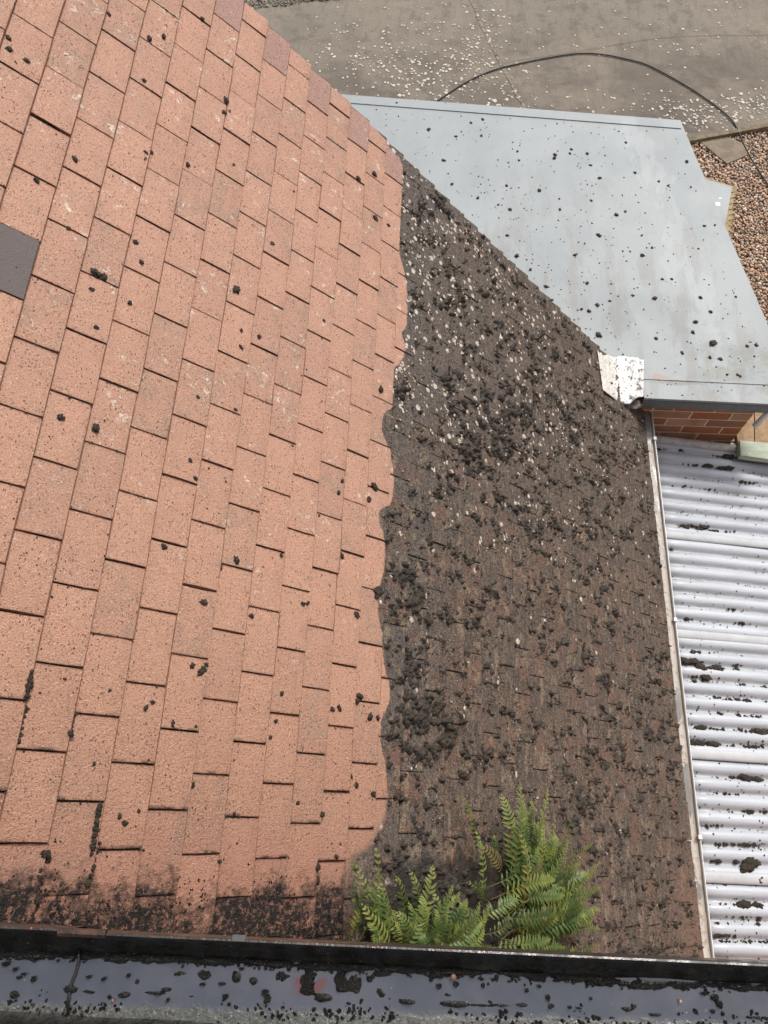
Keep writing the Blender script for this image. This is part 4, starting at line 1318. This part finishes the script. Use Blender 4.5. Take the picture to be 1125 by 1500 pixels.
def extr(name, pr, xs, mat, par, dz=lambda x: 0., smooth=True, closed=True):
    V = [(x_, a, b_ + dz(x_)) for x_ in xs for a, b_ in pr]; k = len(pr)
    F = [(i * k + q_, i * k + q_ + 1, (i + 1) * k + q_ + 1, (i + 1) * k + q_) for i in range(len(xs) - 1) for q_ in range(k - 1)]
    me = mesh(name, V, F, mat, smooth); me.set_sharp_from_angle(angle=math.radians(50)) if hasattr(me, 'set_sharp_from_angle') else None
    return child(link(name, me), par)


JX = .335
wav = lambda x_: .0006 * math.sin(x_ * 9) + .0004 * math.sin(x_ * 31)
extr('trough', pr, np.linspace(JX - .01, 2.9, 90), M_IRON, hg, wav)
# socket section on the left, one iron thickness larger
cy, cz = (yr + yn) / 2, zr - .03
pr2 = [(cy + (a - cy) * 1.045, cz + (b_ - cz) * 1.06 + .002) for a, b_ in pr]
extr('socket_length', pr2, np.linspace(-1.6, JX, 60), M_IRON, hg, wav)
# joint bead and lug
pr3 = [(cy + (a - cy) * 1.07, cz + (b_ - cz) * 1.10 + .002) for a, b_ in pr[:8]]
M_RUST = simple('rusty_lug', (.09, .045, .032), .3, (.03, .02, .016), 60, .003)
lug = extr('joint_lug', [(yr - .002, zr - .003), (yr + .0065, zr - .006), (yr + .008, zr + .002), (yr + .006, zr + .0065), (yr + .001, zr + .007), (yr - .003, zr + .003)],
           [.318, .322, .33, .345, .36, .372, .38, .384], M_RUST, hg)
# water / film
xs = np.linspace(-1.6, 2.9, 500)


def film(x):
    lo, hi = yr - .112, yr - .026
    return lo, hi


rows = 26
V = []
for i, x_ in enumerate(xs):
    edge_ = .004 * float(fbm(np.array(x_ * 26), np.array(1.), 4, 2)) + .003 * float(vnoise(np.array(x_ * 90), np.array(5.)))
    skew = (x_ - .24) * .012
    hi = yr - .033 + edge_ + skew; lo = yr - .113
    for k in range(rows):
        t = k / (rows - 1)
        V.append((x_, hi + (lo - hi) * t, zr - .047 + .0003 * math.sin(x_ * 40 + t * 5)))
k = rows
F = [(i * k + q_, (i + 1) * k + q_, (i + 1) * k + q_ + 1, i * k + q_ + 1) for i in range(len(xs) - 1) for q_ in range(k - 1)]
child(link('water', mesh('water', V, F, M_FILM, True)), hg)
# inner joint line across the trough
pj = [(x_, y_, z_ + .0035) for (x_, (y_, z_)) in [(JX + .003 * math.sin(i * 1.3), q_) for i, q_ in enumerate([(yr - .022, zr - .046), (yr - .035, zr - .0475), (yr - .05, zr - .0475), (yr - .065, zr - .0475), (yr - .08, zr - .0475), (yr - .1, zr - .0475)])]]
child(tube('joint_sealant', pj, .0022, M_IRON, seg=8), hg)
# metal clip on the rim
q = pz(350, 1379, zr)
child(box('rim_clip', q[0] - .009, q[0] + .009, yr + .001, yr + .009, zr + .0015, zr + .0040, simple('zinc', (.09, .09, .09), .45)), hg)

# debris in the gutter: dark wet lumps
M_WET = moss_material('wet_debris', (.006, .006, .005), (.020, .018, .014), (.03, .028, .016), .07)
WCR = []
for i in range(6):
    me = crumb_mesh(300 + i, ICO2, .45); me.materials.clear(); me.materials.append(M_WET); WCR.append(me)
gz = zr - .046
deb = [(8, 1412, 7, 5), (22, 1420, 5, 4), (35, 1427, 5, 3), (30, 1432, 8, 4), (49, 1434, 5, 6), (20, 1458, 9, 6), (130, 1431, 4, 3), (152, 1434, 5, 4), (188, 1429, 4, 4), (202, 1436, 8, 9), (105, 1450, 14, 7), (128, 1453, 22, 4), (183, 1457, 12, 5), (232, 1455, 24, 4),
       (245, 1450, 14, 5), (281, 1459, 16, 3), (246, 1465, 4, 4), (297, 1442, 5, 3), (330, 1460, 4, 5), (392, 1465, 7, 6), (388, 1455, 6, 7), (324, 1441, 8, 4), (346, 1430, 9, 9), (372, 1435, 8, 8), (300, 1430, 14, 8), (265, 1425, 16, 7),
       (420, 1430, 20, 14), (450, 1440, 26, 22), (500, 1445, 16, 26), (520, 1440, 18, 22), (475, 1462, 18, 8), (540, 1435, 10, 12), (560, 1455, 14, 9), (572, 1462, 10, 8), (645, 1430, 6, 5), (692, 1430, 5, 4), (706, 1434, 9, 9), (668, 1442, 5, 5), (643, 1445, 4, 5), (655, 1457, 10, 4),
       (600, 1468, 30, 4), (690, 1472, 50, 5), (740, 1473, 28, 4), (760, 1472, 22, 4), (795, 1434, 5, 6), (815, 1437, 14, 4), (865, 1440, 7, 4), (881, 1440, 5, 6), (900, 1436, 8, 3), (803, 1462, 3, 6), (808, 1474, 6, 4), (772, 1451, 4, 4), (918, 1478, 18, 5), (930, 1474, 10, 7), (955, 1486, 16, 3),
       (835, 1476, 4, 3), (848, 1477, 6, 2), (1040, 1440, 10, 3), (1032, 1456, 7, 3), (1048, 1462, 5, 7), (1055, 1472, 4, 7), (1045, 1482, 4, 4), (1072, 1488, 12, 4), (1100, 1491, 26, 4), (866, 1463, 3, 3), (790, 1445, 3, 3), (620, 1425, 20, 5), (560, 1425, 22, 6), (510, 1420, 20, 5)]
# sludge banks rising through the water, enlarged mid-gutter to stand for a dark reflection
gx = np.arange(.0, 1.75, .0022); gy = np.arange(yr - .118, yr - .024, .0018)
YY, XX = np.meshgrid(gy, gx)
fld = np.full(XX.shape, -.5)
for x_, y_, a, b_ in deb:
    if a <= 7: continue
    p = pz(x_, y_, gz); d_ = px(p)[2]
    fld = np.maximum(fld, 1.0 - np.sqrt(((XX - p[0]) / (a / FPX * d_ * .95)) ** 2 + ((YY - p[1]) / (b_ / FPX * d_ * .85)) ** 2))
fld = np.maximum(fld, 1.0 - np.abs((YY - (yr - .030 + .004 * fbm(XX * 9, YY * 0, 2, 3))) / .007))
nz = fbm(XX * 55, YY * 70, 4, 17)
hh_ = fld * .85 + nz * .8 - .22
ZZ = zr - .0475 + np.clip(hh_, -.2, 1) * .012
keep = hh_ > -.12
idx = np.arange(XX.size).reshape(XX.shape)
F = np.stack([idx[:-1, :-1], idx[1:, :-1], idx[1:, 1:], idx[:-1, 1:]], 2)
F = F[keep[:-1, :-1] | keep[1:, 1:]]
used = np.unique(F); rem = np.full(XX.size, -1); rem[used] = np.arange(len(used))
o = link('sludge', fast_mesh('sludge', np.stack([XX, YY, ZZ], 2).reshape(-1, 3)[used], rem[F], M_WET, True)); o['kind'] = 'stuff'; child(o, hg)
for x_, y_, a, b_ in deb:
    if a > 7: continue
    p = pz(x_, y_, gz + .003); d_ = px(p)[2]
    if p[1] > yr - .028: p[1] = yr - .028
    sx_, sy_ = a / FPX * d_ * .62, b_ / FPX * d_ * .62
    o = link('wet_debris', random.choice(WCR))
    o.matrix_world = Matrix.Translation(p) @ Matrix.Rotation(random.uniform(-.15, .15), 4, 'Z') @ Matrix.Diagonal((sx_, sy_, min(sx_, sy_) * .9, 1))
    tag(o, ('long' if a > 12 else 'small') + ' wet black lump of moss debris in the black gutter, ' + ['far left', 'left of centre', 'centre', 'right of centre', 'far right'][min(4, int(x_ / 225))], 'debris', 'debris in the black gutter')
pts, sz = [], []
for _ in range(1500):
    x_ = r.uniform(-.1, 1.7)
    if r.random() < .35: y_ = yr - .032 + r.normal(0, .004); z_ = gz + .001
    else: y_ = -.787 + .018 * (x_ - .24) + r.normal(0, .008); z_ = gz
    if fbm(np.array(x_ * 9), np.array(y_ * 20), 2, 6) < -.1: continue
    pts.append((x_, y_, z_)); sz.append(r.uniform(.0007, .0030))
crumbs_stuff('gutter_grit', pts, np.array(sz), (0, 0, 1), 'wet grit and moss crumbs along both sides of the gutter water', .5, 9, ICO1, M_WET)
for (x_, y_, rr_, colr, nm, lb) in [(664 * 1.0, 1431, 4.2, (.22, .12, .08), 'pebble', 'brown glossy pebble at the rim side of the black gutter'),
                                    (165, 1466, 1.8, (.40, .12, .05), 'seed', 'tiny orange seed in the black gutter, left part'),
                                    (997, 1467, 2.2, (.45, .28, .16), 'leaf_fragment', 'small tan leaf fragment in the black gutter, right part')]:
    p = pz(x_, y_, gz + .004); V0_, F0_ = ICO1
    rg = np.random.default_rng(int(x_))
    s_ = rr_ / FPX * px(p)[2]
    o = link(nm, fast_mesh(nm, V0_ * (1 + rg.normal(0, .06, (len(V0_), 1))) * np.array([s_, s_ * 1.1, s_ * .7]), F0_, simple(nm + '_colour', colr, .3), True)); o.location = p
    tag(o, lb, nm.replace('_', ' '))


# ------------------------------------------------------------------ ferns
def leaf_mat(name, c0, c1, c2):
    n = N(name, .42, .45)
    co = n.geo(); oi = n.new('ShaderNodeObjectInfo')
    g_ = n.new('ShaderNodeNewGeometry')
    col = n.ramp(oi.outputs['Random'], [(0, tuple(q_ * .45 for q_ in c0)), (.3, c0), (.62, c1), (.86, tuple(.5 * (p_ + q_) for p_, q_ in zip(c1, c2))), (.93, (.18, .13, .05)), (1, c0)])
    col = n.mix(n.step(n.noise(co, 22, 3, .6), .5, .7, 0, .7), col, c2)
    at = n.new('ShaderNodeAttribute'); at.attribute_name = 'tipness'
    col = n.mix(n.step(at.outputs['Fac'], .55, 1.0, 0, .6), col, c2)
    n.color(col)
    tr = n.new('ShaderNodeBsdfTranslucent'); n.put(tr.inputs['Color'], n.mix(.5, col, (.25, .40, .04)))
    mx = n.new('ShaderNodeMixShader'); mx.inputs[0].default_value = .28
    out = n.t.nodes['Material Output']
    n.t.links.new(n.b.outputs[0], mx.inputs[1]); n.t.links.new(tr.outputs[0], mx.inputs[2]); n.t.links.new(mx.outputs[0], out.inputs['Surface'])
    return n.m


M_LEAF = leaf_mat('fern_green', (.055, .105, .028), (.115, .175, .048), (.29, .31, .075))
M_STEM = simple('fern_stem', (.14, .16, .04), .5, (.16, .10, .04), 60)


def bez(P, t):
    a, b_, c_, d_ = P
    return a * (1 - t) ** 3 + 3 * b_ * t * (1 - t) ** 2 + 3 * c_ * t * t * (1 - t) + d_ * t ** 3


def frond(par, p0, p1, arch, width, npair, seed, start=.22, nup=NW):
    r = np.random.default_rng(seed)
    p0, p1 = np.array(p0), np.array(p1)
    L = np.linalg.norm(p1 - p0)
    sidev = np.cross(p1 - p0, nup); sidev /= np.linalg.norm(sidev)
    bend = r.uniform(-.12, .12) * L
    c1 = p0 + (p1 - p0) * .3 + nup * arch * 1.2 + sidev * bend
    c2 = p0 + (p1 - p0) * .72 + nup * arch * 1.1 + sidev * bend * .8
    P = (p0, c1, c2, p1)
    V, F, T = [], [], []
    twist = r.uniform(-.45, .45)
    for i in range(npair):
        u_ = i / (npair - 1); t = start + (1 - start) * u_ ** .92
        pc = bez(P, t); tg = bez(P, min(1, t + .02)) - bez(P, max(0, t - .02)); tg /= np.linalg.norm(tg) + 1e-9
        sd = np.cross(tg, nup); sd /= np.linalg.norm(sd) + 1e-9
        up = np.cross(sd, tg)
        ca, sa = math.cos(twist), math.sin(twist)
        sd2 = sd * ca + up * sa; up2 = up * ca - sd * sa
        prof = min(1, .55 + u_ * 2.2) * (1 - max(0, u_ - .35) / .65) ** .65
        ll = width * 1.18 * (prof * .95 + .06) * r.uniform(.88, 1.1)
        lw = max(.0018, min(.0043, L * (1 - start) / npair * .42)) * (.65 + .35 * prof)
        for sg in (-1, 1):
            if r.random() < .03: continue
            fw = .30 + .35 * u_ + r.normal(0, .07)
            d = sd2 * sg * math.cos(fw) + tg * math.sin(fw)
            droop = r.uniform(.05, .45) ; curl = r.uniform(-.1, .35)
            b0 = len(V)
            wd = np.cross(d, up2); wd /= np.linalg.norm(wd)
            ks = [(0, .75), (.2, 1.0), (.45, .95), (.7, .72), (.9, .35), (1.0, .03)]
            for (q_, w_) in ks:
                c_ = pc + d * ll * q_ + up2 * (ll * (.10 * math.sin(q_ * 3) - droop * q_ * q_ * .6)) + tg * ll * curl * q_ * q_
                wob_ = 1 + .12 * math.sin(q_ * 22 + i)
                V += [c_ - wd * lw * w_ * wob_ + up2 * lw * .35 * w_, c_, c_ + wd * lw * w_ * wob_ + up2 * lw * .35 * w_]
                T += [u_] * 3
            for k_ in range(len(ks) - 1):
                a_ = b0 + k_ * 3
                F += [(a_, a_ + 1, a_ + 4, a_ + 3), (a_ + 1, a_ + 2, a_ + 5, a_ + 4)]
    me = mesh('frond', V, F, M_LEAF, True)
    at = me.attributes.new('tipness', 'FLOAT', 'POINT'); at.data.foreach_set('value', np.array(T, np.float32))
    o = link('frond', me, par)
    o.location = -Vector(par.location)
    st_ = tube('stem', [bez(P, t) for t in np.linspace(0, 1, 14)], .0011, M_STEM, o, 5, .35)
    return o


def fp3(x, y, h):
    s_, v_ = ps(x, y, h); return rp(s_, v_, h)


def fern(name, label, fronds, seed):
    b_ = fronds[0]
    e = empty(name, tuple(fp3(b_[0], b_[1], .008)))
    tag(e, label, 'fern', 'ferns rooted in the moss above the black gutter')
    rr = np.random.default_rng(seed)
    for i, (x0, y0, x1, y1, h, w_, npair) in enumerate(fronds):
        frond(e, fp3(x0, y0, .008), fp3(x1, y1, h), rr.uniform(.02, .045), w_, npair, seed * 100 + i, start=.30 if npair < 12 else .2)
    return e


left = [(585, 1392, 580, 1284, .07, .024, 13), (508, 1390, 513, 1246, .06, .010, 9), (517, 1390, 548, 1236, .07, .014, 12), (560, 1395, 556, 1290, .05, .020, 12), (590, 1398, 634, 1268, .09, .026, 15),
        (605, 1398, 600, 1275, .06, .022, 14), (600, 1398, 664, 1296, .07, .022, 15), (620, 1398, 684, 1318, .08, .024, 15), (630, 1400, 702, 1322, .08, .022, 18), (640, 1402, 726, 1392, .06, .018, 17),
        (615, 1402, 706, 1352, .07, .026, 18), (575, 1405, 530, 1325, .05, .022, 11), (600, 1400, 655, 1340, .07, .024, 14), (590, 1405, 560, 1340, .05, .022, 12), (640, 1410, 690, 1370, .06, .022, 15), (565, 1400, 610, 1330, .06, .020, 12),
        (610, 1412, 640, 1368, .05, .022, 12)]
left2 = [(548, 1396, 518, 1262, .05, .013, 11)]
rightf = [(735, 1330, 762, 1150, .10, .034, 20), (735, 1315, 802, 1154, .10, .030, 20), (740, 1300, 735, 1165, .08, .032, 18), (700, 1255, 678, 1166, .05, .014, 14), (700, 1330, 696, 1215, .05, .020, 13), (760, 1320, 838, 1184, .08, .024, 18),
          (765, 1330, 832, 1212, .10, .028, 18), (755, 1340, 868, 1236, .10, .024, 22), (750, 1350, 878, 1262, .11, .032, 24), (745, 1360, 880, 1300, .11, .032, 24), (750, 1372, 877, 1330, .10, .034, 24), (745, 1385, 880, 1362, .09, .028, 24), (730, 1390, 878, 1384, .07, .022, 24),
          (735, 1400, 830, 1392, .06, .020, 20), (700, 1390, 806, 1376, .08, .026, 20), (712, 1300, 790, 1240, .09, .030, 16), (715, 1320, 812, 1290, .10, .030, 18), (720, 1340, 815, 1330, .10, .030, 18), (690, 1350, 760, 1312, .08, .026, 15), (700, 1370, 745, 1340, .06, .022, 12),
          (705, 1330, 684, 1292, .04, .018, 10), (700, 1345, 668, 1330, .04, .018, 9), (730, 1290, 700, 1235, .06, .020, 11), (750, 1330, 850, 1262, .12, .028, 20), (760, 1350, 860, 1320, .12, .028, 20), (770, 1300, 780, 1200, .10, .030, 17), (770, 1370, 850, 1350, .10, .028, 18),
          (790, 1290, 858, 1278, .12, .022, 15), (745, 1280, 778, 1172, .09, .026, 17), (710, 1400, 770, 1398, .05, .022, 15), (800, 1392, 870, 1396, .05, .018, 14), (770, 1280, 815, 1225, .11, .026, 15), (785, 1340, 868, 1345, .10, .026, 17), (700, 1275, 722, 1222, .06, .020, 11)]
rf = random.Random(5)
for _ in range(58):
    a_ = rf.uniform(-1.45, .35); l_ = rf.uniform(.55, .98)
    tx, ty = 745 + 125 * l_ * math.cos(a_), 1315 + (150 if a_ < -.6 else 95) * l_ * math.sin(a_) * (1 if a_ < 0 else .6)
    rightf.append((rf.uniform(725, 775), rf.uniform(1290, 1385), tx, min(ty, 1392), rf.uniform(.04, .11), rf.uniform(.020, .032), rf.randint(14, 22)))
for _ in range(34):
    tx = rf.uniform(530, 718); ty = rf.uniform(1295, 1380) + max(0, tx - 640) * .35
    left.append((tx - rf.uniform(-15, 45) if tx < 640 else tx - rf.uniform(40, 80), rf.uniform(1392, 1410), tx, min(ty, 1392), rf.uniform(.03, .08), rf.uniform(.018, .026), rf.randint(12, 17)))
fern('fern', 'smaller sparse green fern in front of the border of the cleaned tiles', left + left2, 3)
fern('fern', 'larger dense green fern clump growing on the dark mossy tiles', rightf, 4)
# a dead orange stalk
st = tube('dead_stalk', [fp3(662, 1275, .012), fp3(662.5, 1262, .018), fp3(662, 1246, .02)], .0011, simple('orange_stalk', (.30, .10, .04), .6), seg=6)
tag(st, 'thin dead orange-brown stalk between the two ferns', 'stalk')
